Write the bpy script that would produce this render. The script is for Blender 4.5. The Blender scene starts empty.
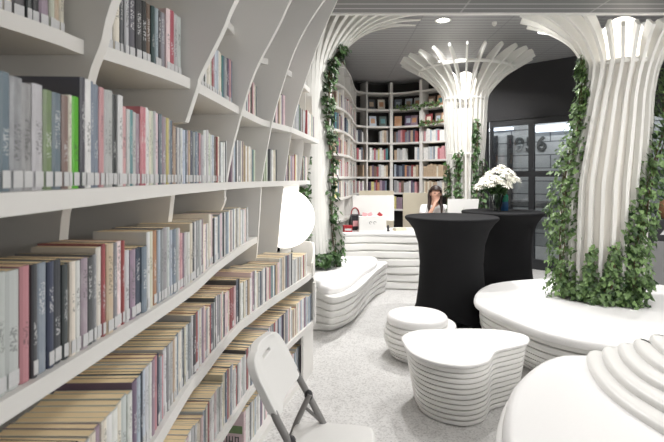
import bpy, bmesh, math, random
from math import pi, sin, cos, radians, sqrt, atan2
from mathutils import Vector, Matrix
random.seed(11)
R = random.Random(5)
C = bpy.context.scene.collection
F_PX, U0, V0, CH = 480.0, 332.0, 178.0, 1.55     # focal length in pixels, principal point, camera height

# ------------------------------------------------------------------ materials
def lin(c):
    out = []
    for v in c:
        v = v / 255.0
        out.append(v / 12.92 if v <= .04045 else ((v + .055) / 1.055) ** 2.4)
    return tuple(out)
MATS = {}
def nm(name):
    m = bpy.data.materials.new(name); m.use_nodes = True
    nt = m.node_tree
    return m, nt, nt.nodes['Principled BSDF']
def N(nt, typ, **kw):
    n = nt.nodes.new(typ)
    for k, v in kw.items(): setattr(n, k, v)
    return n
def plain(name, rgb, rough=.5, metal=0, var=.06, scale=30, bump=0, spec=.5):
    m, nt, b = nm(name)
    c = lin(rgb)
    tc = N(nt, 'ShaderNodeTexCoord'); nz = N(nt, 'ShaderNodeTexNoise'); nz.inputs['Scale'].default_value = scale
    nz.inputs['Detail'].default_value = 4
    nt.links.new(tc.outputs['Object'], nz.inputs['Vector'])
    mx = N(nt, 'ShaderNodeMix', data_type='RGBA')
    mx.inputs[6].default_value = (*[x * (1 - var) for x in c], 1); mx.inputs[7].default_value = (*[min(1, x * (1 + var)) for x in c], 1)
    nt.links.new(nz.outputs['Fac'], mx.inputs[0]); nt.links.new(mx.outputs[2], b.inputs['Base Color'])
    b.inputs['Roughness'].default_value = rough; b.inputs['Metallic'].default_value = metal
    b.inputs['Specular IOR Level'].default_value = spec
    if bump:
        bp = N(nt, 'ShaderNodeBump'); bp.inputs['Strength'].default_value = bump; bp.inputs['Distance'].default_value = .002
        nt.links.new(nz.outputs['Fac'], bp.inputs['Height']); nt.links.new(bp.outputs['Normal'], b.inputs['Normal'])
    MATS[name] = m
    return m
def emit(name, rgb, strength):
    m, nt, b = nm(name)
    b.inputs['Base Color'].default_value = (*lin(rgb), 1)
    b.inputs['Emission Color'].default_value = (*lin(rgb), 1); b.inputs['Emission Strength'].default_value = strength
    MATS[name] = m
    return m

WHITE = plain('white_lacquer', (226, 225, 221), .45, var=.02, scale=6)
SHELF = plain('shelf_white', (224, 222, 218), .5, var=.02, scale=5)
SEATW = plain('solid_surface_white', (232, 231, 228), .38, var=.015, scale=4)
CUSH = plain('white_cushion', (238, 237, 236), .5, var=.015, scale=60)
FINW = plain('fin_white', (228, 227, 222), .5, var=.02, scale=8)
COREM = plain('core_white', (226, 222, 214), .6, var=.03, scale=8)
BLACKCLOTH = plain('black_stretch_cloth', (24, 24, 26), .8, var=.08, scale=40, spec=.2)
BLACKWALL = plain('black_wall', (38, 38, 40), .7, var=.08, scale=5)
FRAME = plain('black_frame', (36, 38, 41), .45, var=.05, scale=5)
DARKBACK = plain('dark_back', (44, 42, 40), .8, var=.08, scale=5)
PLASTIC = plain('white_plastic', (232, 231, 228), .4, var=.02, scale=90, bump=.1)
TUBE = plain('grey_tube', (140, 138, 136), .45, metal=0, var=.03)
DARKPL = plain('dark_plastic', (45, 45, 48), .5)
PAGES = plain('paper_pages', (250, 226, 184), .85, var=.07, scale=220)
STICK = plain('sticker_white', (206, 206, 206), .45, var=.1, scale=160)
CREAM = plain('cream_panel', (214, 205, 184), .6, var=.03)
SKIN = plain('skin', (214, 168, 146), .5, var=.04)
HAIR = plain('dark_hair', (48, 32, 26), .5, var=.3, scale=60)
TEE = plain('white_tee', (232, 232, 232), .8, var=.03)
DENIM = plain('denim', (50, 58, 80), .8)
STEM = plain('vine_stem', (92, 76, 52), .7)
REDM = plain('red_card', (165, 36, 44), .5)
PINKM = plain('pink_card', (226, 168, 172), .6)
TEALM = plain('teal_glass', (40, 140, 110), .2)
BLUEM = plain('blue_glass', (40, 80, 120), .2)
WICKER = plain('brown_wicker', (110, 78, 50), .8, var=.45, scale=60, bump=.6)
GREYM = plain('mid_grey', (128, 128, 128), .6)
PETAL = plain('petal_white', (240, 238, 228), .6, var=.05)
PAVE = plain('outside_paving', (150, 150, 148), .8, var=.15, scale=3)
LETTER = plain('sign_letter', (58, 60, 60), .6)
GLOBE = emit('globe_glow', (255, 252, 248), 1.15)
TREEG = emit('tree_globe_glow', (255, 248, 238), 1.6)
FILLGLOBE = emit('fill_globe_glow', (255, 252, 248), 34.0)  # glow of the added fill globes, out of view
SPOTE = emit('downlight_glow', (255, 250, 242), 25.0)
STRIPE = emit('outside_lamp_glow', (235, 242, 255), 2.5)

def leaf_mat(name, a, b_):
    m, nt, b = nm(name)
    g = N(nt, 'ShaderNodeNewGeometry'); cr = N(nt, 'ShaderNodeValToRGB')
    cr.color_ramp.elements[0].color = (*lin(a), 1); cr.color_ramp.elements[1].color = (*lin(b_), 1)
    nt.links.new(g.outputs['Random Per Island'], cr.inputs['Fac']); nt.links.new(cr.outputs['Color'], b.inputs['Base Color'])
    b.inputs['Roughness'].default_value = .45
    return m
LEAF = leaf_mat('ivy_leaf', (34, 62, 28), (128, 158, 98))
LEAFD = leaf_mat('ivy_leaf_deep', (26, 50, 22), (76, 108, 58))

def cover_mat():
    m, nt, b = nm('book_cover')
    oi = N(nt, 'ShaderNodeObjectInfo'); tc = N(nt, 'ShaderNodeTexCoord')
    sp = N(nt, 'ShaderNodeSeparateXYZ'); nt.links.new(tc.outputs['Generated'], sp.inputs[0])
    def mt(op, a, b2=None, clamp=False):
        n = N(nt, 'ShaderNodeMath', operation=op); n.use_clamp = clamp
        for i, v in enumerate((a, b2)):
            if v is None: continue
            if isinstance(v, (int, float)): n.inputs[i].default_value = v
            else: nt.links.new(v, n.inputs[i])
        return n.outputs[0]
    y, z = sp.outputs['Y'], sp.outputs['Z']; rnd = oi.outputs['Random']
    # title letters: noise stretched across the spine
    cmb = N(nt, 'ShaderNodeCombineXYZ')
    nt.links.new(mt('MULTIPLY', y, 4.5), cmb.inputs[0]); nt.links.new(mt('MULTIPLY', z, 44.0), cmb.inputs[1]); nt.links.new(mt('MULTIPLY', rnd, 97.0), cmb.inputs[2])
    nz = N(nt, 'ShaderNodeTexNoise'); nz.inputs['Scale'].default_value = 1.0; nz.inputs['Detail'].default_value = 1
    nt.links.new(cmb.outputs[0], nz.inputs['Vector'])
    mark = mt('GREATER_THAN', nz.outputs['Fac'], .53)
    band = mt('MULTIPLY', mt('GREATER_THAN', y, .22), mt('LESS_THAN', y, .78))
    r2 = mt('FRACT', mt('MULTIPLY', rnd, 7.13)); r3 = mt('FRACT', mt('MULTIPLY', rnd, 13.7))
    lo = mt('ADD', mt('MULTIPLY', r2, .3), .25)
    band = mt('MULTIPLY', band, mt('MULTIPLY', mt('GREATER_THAN', z, lo), mt('LESS_THAN', z, mt('ADD', lo, mt('ADD', mt('MULTIPLY', r3, .3), .15)))))
    mark = mt('MULTIPLY', mark, mt('MULTIPLY', band, .55))
    # coloured panel on part of the spine
    hs = N(nt, 'ShaderNodeHueSaturation'); nt.links.new(oi.outputs['Color'], hs.inputs['Color'])
    hs.inputs['Saturation'].default_value = .6; nt.links.new(mt('ADD', .46, mt('MULTIPLY', r3, .08)), hs.inputs['Hue']); nt.links.new(mt('ADD', .55, mt('MULTIPLY', r2, .8)), hs.inputs['Value'])
    cloud = N(nt, 'ShaderNodeTexNoise'); cloud.inputs['Scale'].default_value = 1.0; cloud.inputs['Detail'].default_value = 3
    cm2 = N(nt, 'ShaderNodeCombineXYZ'); nt.links.new(mt('MULTIPLY', y, 1.5), cm2.inputs[0]); nt.links.new(mt('MULTIPLY', z, 5.0), cm2.inputs[1]); nt.links.new(mt('MULTIPLY', rnd, 31.0), cm2.inputs[2])
    nt.links.new(cm2.outputs[0], cloud.inputs['Vector'])
    pan = mt('MULTIPLY', mt('GREATER_THAN', r3, .35), mt('MULTIPLY', mt('SUBTRACT', cloud.outputs['Fac'], .4), 2.2), True)
    m1 = N(nt, 'ShaderNodeMix', data_type='RGBA'); nt.links.new(pan, m1.inputs[0]); nt.links.new(oi.outputs['Color'], m1.inputs[6]); nt.links.new(hs.outputs['Color'], m1.inputs[7])
    bw = N(nt, 'ShaderNodeRGBToBW'); nt.links.new(oi.outputs['Color'], bw.inputs[0])
    dark = mt('MULTIPLY', mt('LESS_THAN', bw.outputs[0], .3), .75)
    tcol = N(nt, 'ShaderNodeCombineColor')
    for i in range(3): nt.links.new(mt('ADD', dark, .06), tcol.inputs[i])
    m2 = N(nt, 'ShaderNodeMix', data_type='RGBA'); nt.links.new(mark, m2.inputs[0]); nt.links.new(m1.outputs[2], m2.inputs[6]); nt.links.new(tcol.outputs[0], m2.inputs[7])
    nt.links.new(m2.outputs[2], b.inputs['Base Color']); b.inputs['Roughness'].default_value = .38
    return m
COVER = cover_mat()

def floor_mat():
    m, nt, b = nm('terrazzo')
    tc = N(nt, 'ShaderNodeTexCoord')
    v = N(nt, 'ShaderNodeTexVoronoi'); v.inputs['Scale'].default_value = 95; nt.links.new(tc.outputs['Object'], v.inputs['Vector'])
    cr = N(nt, 'ShaderNodeValToRGB'); cr.color_ramp.elements[0].color = (*lin((146, 144, 142)), 1); cr.color_ramp.elements[1].color = (*lin((216, 215, 213)), 1)
    cr.color_ramp.elements[0].position = .1; cr.color_ramp.elements[1].position = .55
    nt.links.new(v.outputs['Color'], cr.inputs['Fac'])
    nz = N(nt, 'ShaderNodeTexNoise'); nz.inputs['Scale'].default_value = 9; nz.inputs['Detail'].default_value = 8; nt.links.new(tc.outputs['Object'], nz.inputs['Vector'])
    cr2 = N(nt, 'ShaderNodeValToRGB'); cr2.color_ramp.elements[0].color = (*lin((196, 194, 192)), 1); cr2.color_ramp.elements[1].color = (*lin((218, 217, 215)), 1)
    cr2.color_ramp.elements[0].position = .3; cr2.color_ramp.elements[1].position = .7
    nt.links.new(nz.outputs['Fac'], cr2.inputs['Fac'])
    mx = N(nt, 'ShaderNodeMix', data_type='RGBA'); mx.inputs[0].default_value = .5
    nt.links.new(cr.outputs[0], mx.inputs[6]); nt.links.new(cr2.outputs[0], mx.inputs[7]); nt.links.new(mx.outputs[2], b.inputs['Base Color'])
    b.inputs['Roughness'].default_value = .42
    return m
def slat_mat(name, rgb_a, rgb_b, pitch, seam):
    m, nt, b = nm(name)
    tc = N(nt, 'ShaderNodeTexCoord'); sp = N(nt, 'ShaderNodeSeparateXYZ'); nt.links.new(tc.outputs['Object'], sp.inputs[0])
    def mt(op, a, b2):
        n = N(nt, 'ShaderNodeMath', operation=op)
        for i, v in enumerate((a, b2)):
            if isinstance(v, (int, float)): n.inputs[i].default_value = v
            else: nt.links.new(v, n.inputs[i])
        return n.outputs[0]
    fy = mt('FRACT', mt('MULTIPLY', sp.outputs['Y'], 1 / pitch), 0)
    g = mt('GREATER_THAN', fy, .82)
    fx = mt('FRACT', mt('MULTIPLY', sp.outputs['X'], 1 / seam), 0)
    g2 = mt('MULTIPLY', mt('GREATER_THAN', fx, .985), .5)
    fac = mt('MAXIMUM', g, g2)
    mx = N(nt, 'ShaderNodeMix', data_type='RGBA'); mx.inputs[6].default_value = (*lin(rgb_a), 1); mx.inputs[7].default_value = (*lin(rgb_b), 1)
    nt.links.new(fac, mx.inputs[0]); nt.links.new(mx.outputs[2], b.inputs['Base Color'])
    b.inputs['Roughness'].default_value = .5
    return m
def facade_mat():
    m, nt, b = nm('facade_panels')
    tc = N(nt, 'ShaderNodeTexCoord'); br = N(nt, 'ShaderNodeTexBrick')
    mp = N(nt, 'ShaderNodeMapping'); mp.inputs['Rotation'].default_value = (radians(90), 0, 0)
    nt.links.new(tc.outputs['Object'], mp.inputs['Vector']); nt.links.new(mp.outputs[0], br.inputs['Vector'])
    br.inputs['Color1'].default_value = (*lin((150, 152, 152)), 1); br.inputs['Color2'].default_value = (*lin((164, 166, 166)), 1); br.inputs['Mortar'].default_value = (*lin((84, 86, 88)), 1)
    br.inputs['Scale'].default_value = 1; br.inputs['Brick Width'].default_value = .9; br.inputs['Row Height'].default_value = .3; br.inputs['Mortar Size'].default_value = .012
    nt.links.new(br.outputs[0], b.inputs['Base Color']); b.inputs['Roughness'].default_value = .7
    return m
def glass_mat(name, tint, rough=0.0, reflect=.08):
    m, nt, b = nm(name)
    nt.nodes.remove(b)
    out = nt.nodes['Material Output']
    tr = N(nt, 'ShaderNodeBsdfTransparent'); tr.inputs[0].default_value = (*tint, 1)
    gl = N(nt, 'ShaderNodeBsdfGlossy'); gl.inputs['Roughness'].default_value = rough
    fr = N(nt, 'ShaderNodeFresnel'); fr.inputs[0].default_value = 1.45
    mx = N(nt, 'ShaderNodeMixShader')
    nt.links.new(fr.outputs[0], mx.inputs[0]); nt.links.new(tr.outputs[0], mx.inputs[1]); nt.links.new(gl.outputs[0], mx.inputs[2])
    nt.links.new(mx.outputs[0], out.inputs[0])
    return m
FLOORM = floor_mat()
CEILF = slat_mat('ceiling_slats_front', (112, 112, 113), (178, 178, 178), .105, 1.1)
CEILB = slat_mat('ceiling_slats_back', (160, 160, 161), (118, 118, 119), .11, 1.1)
FACADE = facade_mat()
GLASS = glass_mat('window_glass', (.82, .84, .85))
VASEG = glass_mat('vase_glass', (.86, .92, .9), .02)

# ------------------------------------------------------------------ mesh builder
class MB:
    def __init__(s): s.v = []; s.f = []; s.mi = []
    def add(s, vs, fs, mi=0):
        o = len(s.v); s.v += [tuple(v) for v in vs]; s.f += [tuple(i + o for i in f) for f in fs]; s.mi += [mi] * len(fs)
    def box(s, x0, x1, y0, y1, z0, z1, M=None, mi=0):
        vs = [Vector(p) for p in ((x0, y0, z0), (x1, y0, z0), (x1, y1, z0), (x0, y1, z0), (x0, y0, z1), (x1, y0, z1), (x1, y1, z1), (x0, y1, z1))]
        if M is not None: vs = [M @ v for v in vs]
        s.add(vs, [(0, 3, 2, 1), (4, 5, 6, 7), (0, 1, 5, 4), (1, 2, 6, 5), (2, 3, 7, 6), (3, 0, 4, 7)], mi)
    def rings(s, rings, cap0=True, cap1=True, closed=True):
        n = len(rings[0]); vs = [p for r in rings for p in r]; fs = []
        for k in range(len(rings) - 1):
            for i in range(n if closed else n - 1):
                j = (i + 1) % n
                fs.append((k * n + i, k * n + j, (k + 1) * n + j, (k + 1) * n + i))
        if cap0: fs.append(tuple(reversed(range(n))))
        if cap1: fs.append(tuple((len(rings) - 1) * n + i for i in range(n)))
        s.add(vs, fs)
    def tube(s, pts, r, n=10, cap=True):
        pts = [Vector(p) for p in pts]; rs = r if isinstance(r, (list, tuple)) else [r] * len(pts)
        rg = []; up = None
        for i, p in enumerate(pts):
            a = pts[max(0, i - 1)]; b = pts[min(len(pts) - 1, i + 1)]
            t = (b - a).normalized()
            if up is None:
                up = Vector((0, 0, 1)) if abs(t.z) < .9 else Vector((1, 0, 0))
            x = up.cross(t)
            if x.length < 1e-4: x = Vector((1, 0, 0)).cross(t)
            x.normalize(); y = t.cross(x); up = y
            rg.append([p + rs[i] * (cos(2 * pi * k / n) * x + sin(2 * pi * k / n) * y) for k in range(n)])
        s.rings(rg, cap, cap)
    def lathe(s, prof, cx=0, cy=0, n=40, cap0=True, cap1=True):
        s.rings([[(cx + r * cos(2 * pi * k / n), cy + r * sin(2 * pi * k / n), z) for k in range(n)] for r, z in prof], cap0, cap1)
    def prism(s, poly, z0, z1):
        s.rings([[(x, y, z0) for x, y in poly], [(x, y, z1) for x, y in poly]])
    def sphere(s, c, r, nu=24, nv=14, sc=(1, 1, 1)):
        c = Vector(c); vs = [c + Vector((0, 0, -r * sc[2]))]; fs = []
        for k in range(1, nv):
            a = -pi / 2 + pi * k / nv
            for i in range(nu):
                b = 2 * pi * i / nu
                vs.append(c + Vector((r * sc[0] * cos(a) * cos(b), r * sc[1] * cos(a) * sin(b), r * sc[2] * sin(a))))
        vs.append(c + Vector((0, 0, r * sc[2])))
        for i in range(nu): fs.append((0, 1 + (i + 1) % nu, 1 + i))
        for k in range(nv - 2):
            for i in range(nu):
                j = (i + 1) % nu
                fs.append((1 + k * nu + i, 1 + k * nu + j, 1 + (k + 1) * nu + j, 1 + (k + 1) * nu + i))
        L = len(vs) - 1; b0 = 1 + (nv - 2) * nu
        for i in range(nu): fs.append((b0 + i, b0 + (i + 1) % nu, L))
        s.add(vs, fs)
    def mesh(s, name, mats, smooth=True, angle=38):
        me = bpy.data.meshes.new(name); me.from_pydata(s.v, [], s.f)
        for m in (mats if isinstance(mats, (list, tuple)) else [mats]): me.materials.append(m)
        if any(s.mi): me.polygons.foreach_set('material_index', s.mi)
        bm = bmesh.new(); bm.from_mesh(me); bmesh.ops.recalc_face_normals(bm, faces=bm.faces); bm.to_mesh(me); bm.free()
        if smooth:
            me.polygons.foreach_set('use_smooth', [True] * len(me.polygons)); me.set_sharp_from_angle(angle=radians(angle))
        me.update()
        return me
def link(name, me, parent=None, loc=(0, 0, 0), rz=0):
    o = bpy.data.objects.new(name, me); C.objects.link(o); o.location = loc; o.rotation_euler = (0, 0, rz)
    if parent is not None: o.parent = parent
    return o
def obj(name, mb, mat, parent=None, smooth=True, angle=38, loc=(0, 0, 0), rz=0):
    return link(name, mb.mesh(name, mat, smooth, angle), parent, loc, rz)
def tag(o, label, cat, group=None, kind=None):
    o['label'] = label; o['category'] = cat
    if group: o['group'] = group
    if kind: o['kind'] = kind
    return o
def thing(name, label, cat, loc=(0, 0, 0), rz=0, group=None):
    o = bpy.data.objects.new(name, None); C.objects.link(o); o.location = loc; o.rotation_euler = (0, 0, rz)
    o.empty_display_size = .1
    return tag(o, label, cat, group)
def struct(name, mb, mat, parent=None, smooth=False):
    o = obj(name, mb, mat, parent, smooth)
    if parent is None: o['kind'] = 'structure'
    return o

# ------------------------------------------------------------------ curves
def cr_open(pts, n):
    P = [Vector(p) for p in pts]; P = [2 * P[0] - P[1]] + P + [2 * P[-1] - P[-2]]
    out = []; segs = len(P) - 3
    for i in range(n):
        t = i / (n - 1) * segs; k = min(int(t), segs - 1); u = t - k
        a, b, c, d = P[k:k + 4]
        out.append(.5 * ((2 * b) + (c - a) * u + (2 * a - 5 * b + 4 * c - d) * u * u + (3 * b - a - 3 * c + d) * u ** 3))
    return out
def cr_closed(pts, n):
    P = [Vector(p) for p in pts]; m = len(P); out = []
    for i in range(n):
        t = i / n * m; k = int(t); u = t - k
        a, b, c, d = P[(k - 1) % m], P[k % m], P[(k + 1) % m], P[(k + 2) % m]
        out.append(.5 * ((2 * b) + (c - a) * u + (2 * a - 5 * b + 4 * c - d) * u * u + (3 * b - a - 3 * c + d) * u ** 3))
    return out
def offs(poly, d):
    n = len(poly); out = []
    area = sum(poly[i][0] * poly[(i + 1) % n][1] - poly[(i + 1) % n][0] * poly[i][1] for i in range(n))
    sg = 1 if area > 0 else -1
    for i in range(n):
        t = Vector(poly[(i + 1) % n]) - Vector(poly[i - 1])
        nn = Vector((t.y, -t.x)) * sg
        if nn.length > 1e-9: nn.normalize()
        out.append(Vector(poly[i]) + nn * d)
    return out
def lerp_poly(A, B, t): return [a.lerp(b, t) for a, b in zip(A, B)]
def layered(mb, F, T, z0, z1, n, amp, wav=0.0, bulge=None, phase=0):
    rg = []; h = (z1 - z0) / n
    for k in range(n):
        for zf, o in ((0, -amp), (.09, -amp), (.13, -.3 * amp), (.22, 0), (.80, 0), (.92, -.12 * amp), (.985, -.5 * amp), (1, -amp)):
            t = (k + zf) / n
            P = lerp_poly(F, T, t); off = o + (bulge(t) if bulge else 0)
            P = offs(P, off)
            if wav:
                Q = []
                for i, p in enumerate(P):
                    th = 2 * pi * i / len(P)
                    c = wav * sin(3 * th + k * .9 + phase) * sin(pi * min(1, max(0, (k + .5) / n)))
                    Q.append(p + (p - Vector((sum(q.x for q in P) / len(P), sum(q.y for q in P) / len(P)))).normalized() * c)
                P = Q
            rg.append([(p.x, p.y, z0 + (k + zf) * h) for p in P])
    mb.rings(rg)
def cushion(mb, P, z0, z1, rad=.03):
    rg = []
    for z, o in ((z0, -.02), (z0 + .008, -.004), (z0 + .02, 0), (z1 - rad, 0), (z1 - rad * .6, -rad * .1), (z1 - rad * .25, -rad * .38), (z1 - rad * .06, -rad * .75), (z1, -rad * 1.25)):
        rg.append([(p.x, p.y, z) for p in offs(P, o)])
    mb.rings(rg)

# ================================================================== SETTING
WD = Vector((.72, -.694)).normalized(); WN = Vector((-WD.y, WD.x)); WP = Vector((2.86, 8.7))     # window wall: direction, outward normal, start
def wp(t, o=0): p = WP + WD * t + WN * o; return (p.x, p.y)
room = [(-1.32, -1.2), (7.6, -1.2), (7.6, 4.13), wp(0), (2.45, 9.3), (2.45, 10.3), (-1.32, 10.3)]
mb = MB(); mb.prism(room, -.1, 0); struct('floor', mb, FLOORM)
mb = MB(); mb.prism([(-1.32, 4.14), (7.6, 4.14), wp(0), (2.45, 9.3), (2.45, 10.3), (-1.32, 10.3)], 3.5, 3.6); struct('ceiling', mb, CEILB)
mb = MB(); mb.box(-1.32, 7.6, -1.2, 4.08, 2.955, 3.02); struct('ceiling_front', mb, CEILF)
mb = MB(); mb.box(-1.32, 7.6, 4.08, 4.11, 2.942, 3.5); struct('trim_1', mb, WHITE)
mb = MB(); mb.box(-1.32, -1.22, -1.2, 10.3, 0, 3.5); struct('wall_left', mb, SHELF)
mb = MB(); mb.box(-1.22, 2.45, 10.2, 10.3, 0, 3.5); mb.prism([(2.45, 10.3), (2.37, 10.3), (2.37, 9.25), wp(-.05, -.02), wp(-.05, .08), (2.45, 9.33)], 0, 3.5); struct('wall_back', mb, BLACKWALL)
mb = MB(); mb.prism([wp(-.05, -.02), wp(6.45, -.02), wp(6.45, .1), wp(-.05, .1)], 2.57, 3.5); struct('wall_right', mb, BLACKWALL)
edges = [-.0, .741, 2.34, 3.94, 5.54]
for i in range(len(edges) - 1):
    a, b = edges[i], edges[i + 1]; w = .045
    fr = MB()
    for (t0, t1, z0, z1) in ((a, a + w, 0, 2.57), (b - w, b, 0, 2.57), (a + w, b - w, 2.47, 2.57), (a + w, b - w, 0, .17), (a + w, b - w, 1.57, 1.67), (a + w, b - w, .9, .98)):
        fr.prism([wp(t0, 0), wp(t1, 0), wp(t1, .07), wp(t0, .07)], z0, z1)
    wo = struct('window_%d' % (i + 1), fr, FRAME)
    for (z0, z1) in ((.17, .9), (.98, 1.57), (1.67, 2.47)):
        g = MB(); g.prism([wp(a + w, .03), wp(b - w, .03), wp(b - w, .036), wp(a + w, .036)], z0, z1)
        obj('pane', g, GLASS, wo, False)

# outside
mb = MB(); mb.prism([wp(-4, .1), wp(7, .1), wp(7, 3.2), wp(-4, 3.2)], -.12, -.02); tag(obj('pavement', mb, PAVE, None, False), 'grey paving outside the dark framed windows', 'pavement', kind='structure')
fo = thing('building_facade', 'pale grey panelled building facade seen outside through the windows', 'building', (*wp(0, 3.0), -.02), atan2(WD.y, WD.x))
mb = MB(); mb.box(-3.9, 7, 0, .2, 0, 4.6); obj('wall', mb, FACADE, fo, False)
for x in (-1.75, -1.35, -.98):
    mb = MB(); mb.box(x, x + .11, -.06, 0, 0, 2.6); obj('dark_post', mb, FRAME, fo, False)
mb = MB(); mb.box(-.3, 1.1, -.12, 0, 2.62, 2.76); obj('lamp_strip', mb, STRIPE, fo, False)
mb = MB(); mb.box(-2.6, -.85, -.10, 0, 2.72, 2.78); obj('lamp_strip', mb, STRIPE, fo, False)
for x_, z_ in ((-1.8, 2.9), (.4, 2.9), (2.6, 2.9)):  # unseen area lamps added to brighten the facade
    la = bpy.data.lights.new('lamp', 'AREA'); la.shape = 'RECTANGLE'; la.size = 1.4; la.size_y = .12; la.energy = 30
    lo = bpy.data.objects.new('lamp', la); C.objects.link(lo); lo.parent = fo; lo.location = (x_, -.9, z_ + .3); lo.rotation_euler = (radians(25), 0, 0)
mb = MB(); mb.box(-3.9, 7, -.05, 0, .55, .62); mb.box(-3.9, 7, -.05, 0, 1.0, 1.05); obj('rail', mb, GREYM, fo, False)
for ch, t in (('1', -.957), ('9', -.70), ('5', -.445), ('6', -.19)):
    cu = bpy.data.curves.new('lettering', 'FONT'); cu.body = ch; cu.size = .46; cu.extrude = .012; cu.align_x = 'CENTER'; cu.offset = .012
    cu.materials.append(LETTER)
    o = bpy.data.objects.new('lettering', cu); C.objects.link(o); bpy.context.view_layer.update()
    me_ = bpy.data.meshes.new_from_object(o.evaluated_get(bpy.context.evaluated_depsgraph_get())); bpy.data.objects.remove(o); bpy.data.curves.remove(cu)
    o = bpy.data.objects.new('lettering', me_); C.objects.link(o); o.parent = fo; o.location = (t, -.016, 2.2); o.rotation_euler = (pi / 2, 0, 0)

# ================================================================== NEAR BOOKCASE
S = .9
def bz(z): return CH + (z - CH) * S
def curve(pts, n=70): return cr_open([(x * S, y * S) for y, x in pts], n)
BACKX = -1.18
ROWS = {
 'A2': dict(z=2.445, th=.045, pts=[(1.0, -.86), (1.5, -.74), (2.03, -.65), (2.76, -.585), (3.44, -.56), (3.65, -.45), (3.97, -.36), (4.15, -.32), (4.8, -.22)]),
 'A': dict(z=1.975, th=.045, pts=[(.9, -.95), (1.18, -.84), (1.36, -.785), (1.48, -.765), (1.6, -.71), (2.027, -.608), (2.764, -.559), (3.44, -.505), (3.65, -.449), (3.965, -.352), (4.145, -.318), (5.36, -.145)]),
 'B': dict(z=1.525, th=.042, pts=[(.45, -.585), (.8, -.56), (1.5, -.6), (2.0, -.62), (2.47, -.61), (2.85, -.6), (3.6, -.515), (4.05, -.40), (4.5, -.35), (5.25, -.24)]),
 'C': dict(z=1.11, th=.045, pts=[(.55, -.69), (.94, -.65), (1.28, -.619), (1.955, -.579), (2.54, -.593), (3.3, -.577), (3.63, -.56)]),
 'D': dict(z=.70, th=.05, pts=[(.6, -.60), (.9, -.575), (1.2, -.565), (1.557, -.574), (2.0, -.588), (2.11, -.58), (2.49, -.565), (2.83, -.535), (2.95, -.508), (3.34, -.428), (3.96, -.264), (4.23, -.20), (4.45, -.17), (4.62, -.22), (4.73, -.38)]),
 'E': dict(z=.29, th=.045, pts=[(1.4, -.58), (1.9, -.55), (2.31, -.543), (2.635, -.51), (2.92, -.474), (3.64, -.33), (4.2, -.175), (4.42, -.165), (4.58, -.22), (4.68, -.38)]),
}
bc = thing('bookcase', 'large white wavy built-in bookcase full of books along the left wall', 'bookcase', (-1.0, 2.5, 0))
BO = Vector((1.0, -2.5, 0))
def bpart(name, mb, mat=SHELF):
    mb.v = [(v[0] + 1.0, v[1] - 2.5, v[2]) for v in mb.v]
    return obj(name, mb, mat, bc, True, 30)
for k, r in ROWS.items():
    cv = curve(r['pts']); r['cv'] = cv
    z1 = bz(r['z']); z0 = z1 - r['th'] * S
    poly = [(p.x, p.y) for p in cv] + [(BACKX, cv[-1].y), (BACKX, cv[0].y)]
    mb = MB(); mb.prism(poly, z0, z1); bpart('shelf', mb)
    r['ztop'] = z1
# plinth on the floor
pl = [(p.x - .015, p.y) for p in ROWS['E']['cv']]
mb = MB(); mb.prism(pl + [(BACKX, pl[-1][1]), (BACKX, pl[0][1])], 0, .045); bpart('plinth', mb)
ROWS['F'] = dict(cv=[Vector((p[0] - .03, p[1])) for p in pl], ztop=.045)
# dividers
def divider(Y, prof, t=.045, name='divider', straight=()):
    pr = [Vector((x * S, bz(z))) for z, x in straight] + cr_open([(x * S, bz(z)) for z, x in prof], 40)
    y0 = Y * S
    poly = [(p.x, p.y) for p in pr] + [(BACKX, pr[-1].y), (BACKX, pr[0].y)]
    mb = MB(); mb.rings([[(x, y0, z) for x, z in poly], [(x, y0 + t, z) for x, z in poly]]); bpart(name, mb)
TOP = 3.09
low = [(-.165, -.86), (.6, -.86), (1.15, -.85)]
divider(.80, [(1.0, -.95), (1.38, -.93), (1.8, -.88), (2.2, -.72), (2.7, -.35), (TOP, .05)])
divider(1.48, [(-.165, -.88), (.6, -.88), (1.1, -.86), (1.38, -.839), (1.47, -.826), (1.74, -.768), (1.87, -.749), (1.973, -.712), (2.1, -.678), (2.4, -.54), (2.75, -.27), (TOP, .06)])
divider(2.05, [(1.79, -.628), (1.81, -.62), (1.94, -.578), (1.994, -.562), (2.18, -.47), (2.31, -.414), (2.6, -.25), (TOP, .06)], straight=[(-.165, -.86), (1.33, -.84), (1.36, -.70), (1.49, -.685), (1.50, -.80), (1.77, -.80)])
divider(2.85, [(-.165, -.84), (.6, -.84), (1.0, -.82), (1.38, -.65), (1.46, -.641), (1.645, -.609), (1.752, -.588), (1.954, -.534), (2.19, -.457), (2.464, -.315), (2.607, -.249), (2.88, -.1), (TOP, .02)])
divider(3.6, [(-.165, -.74), (.55, -.74), (.9, -.60), (.97, -.567), (1.45, -.535), (1.5575, -.525), (1.985, -.445), (2.33, -.345), (2.6, -.24), (2.885, -.063), (TOP, .12)])
divider(4.05, [(-.165, -.66), (.55, -.66), (.82, -.50), (.9, -.475), (1.027, -.4556), (1.43, -.416), (2.04, -.324), (2.43, -.205), (2.7, -.11), (2.88, -.035), (TOP, .06)])
divider(4.72, [(1.1, -.36), (1.5, -.32), (2.0, -.27), (2.45, -.26)], .03)
divider(5.26, [(1.46, -.28), (1.5, -.28), (2.0, -.22), (2.45, -.22)], .03, 'end_panel')
mb = MB(); mb.box(BACKX - .03, BACKX + .004, .3, 4.86, 0, bz(TOP)); bpart('back_panel', mb)
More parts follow.
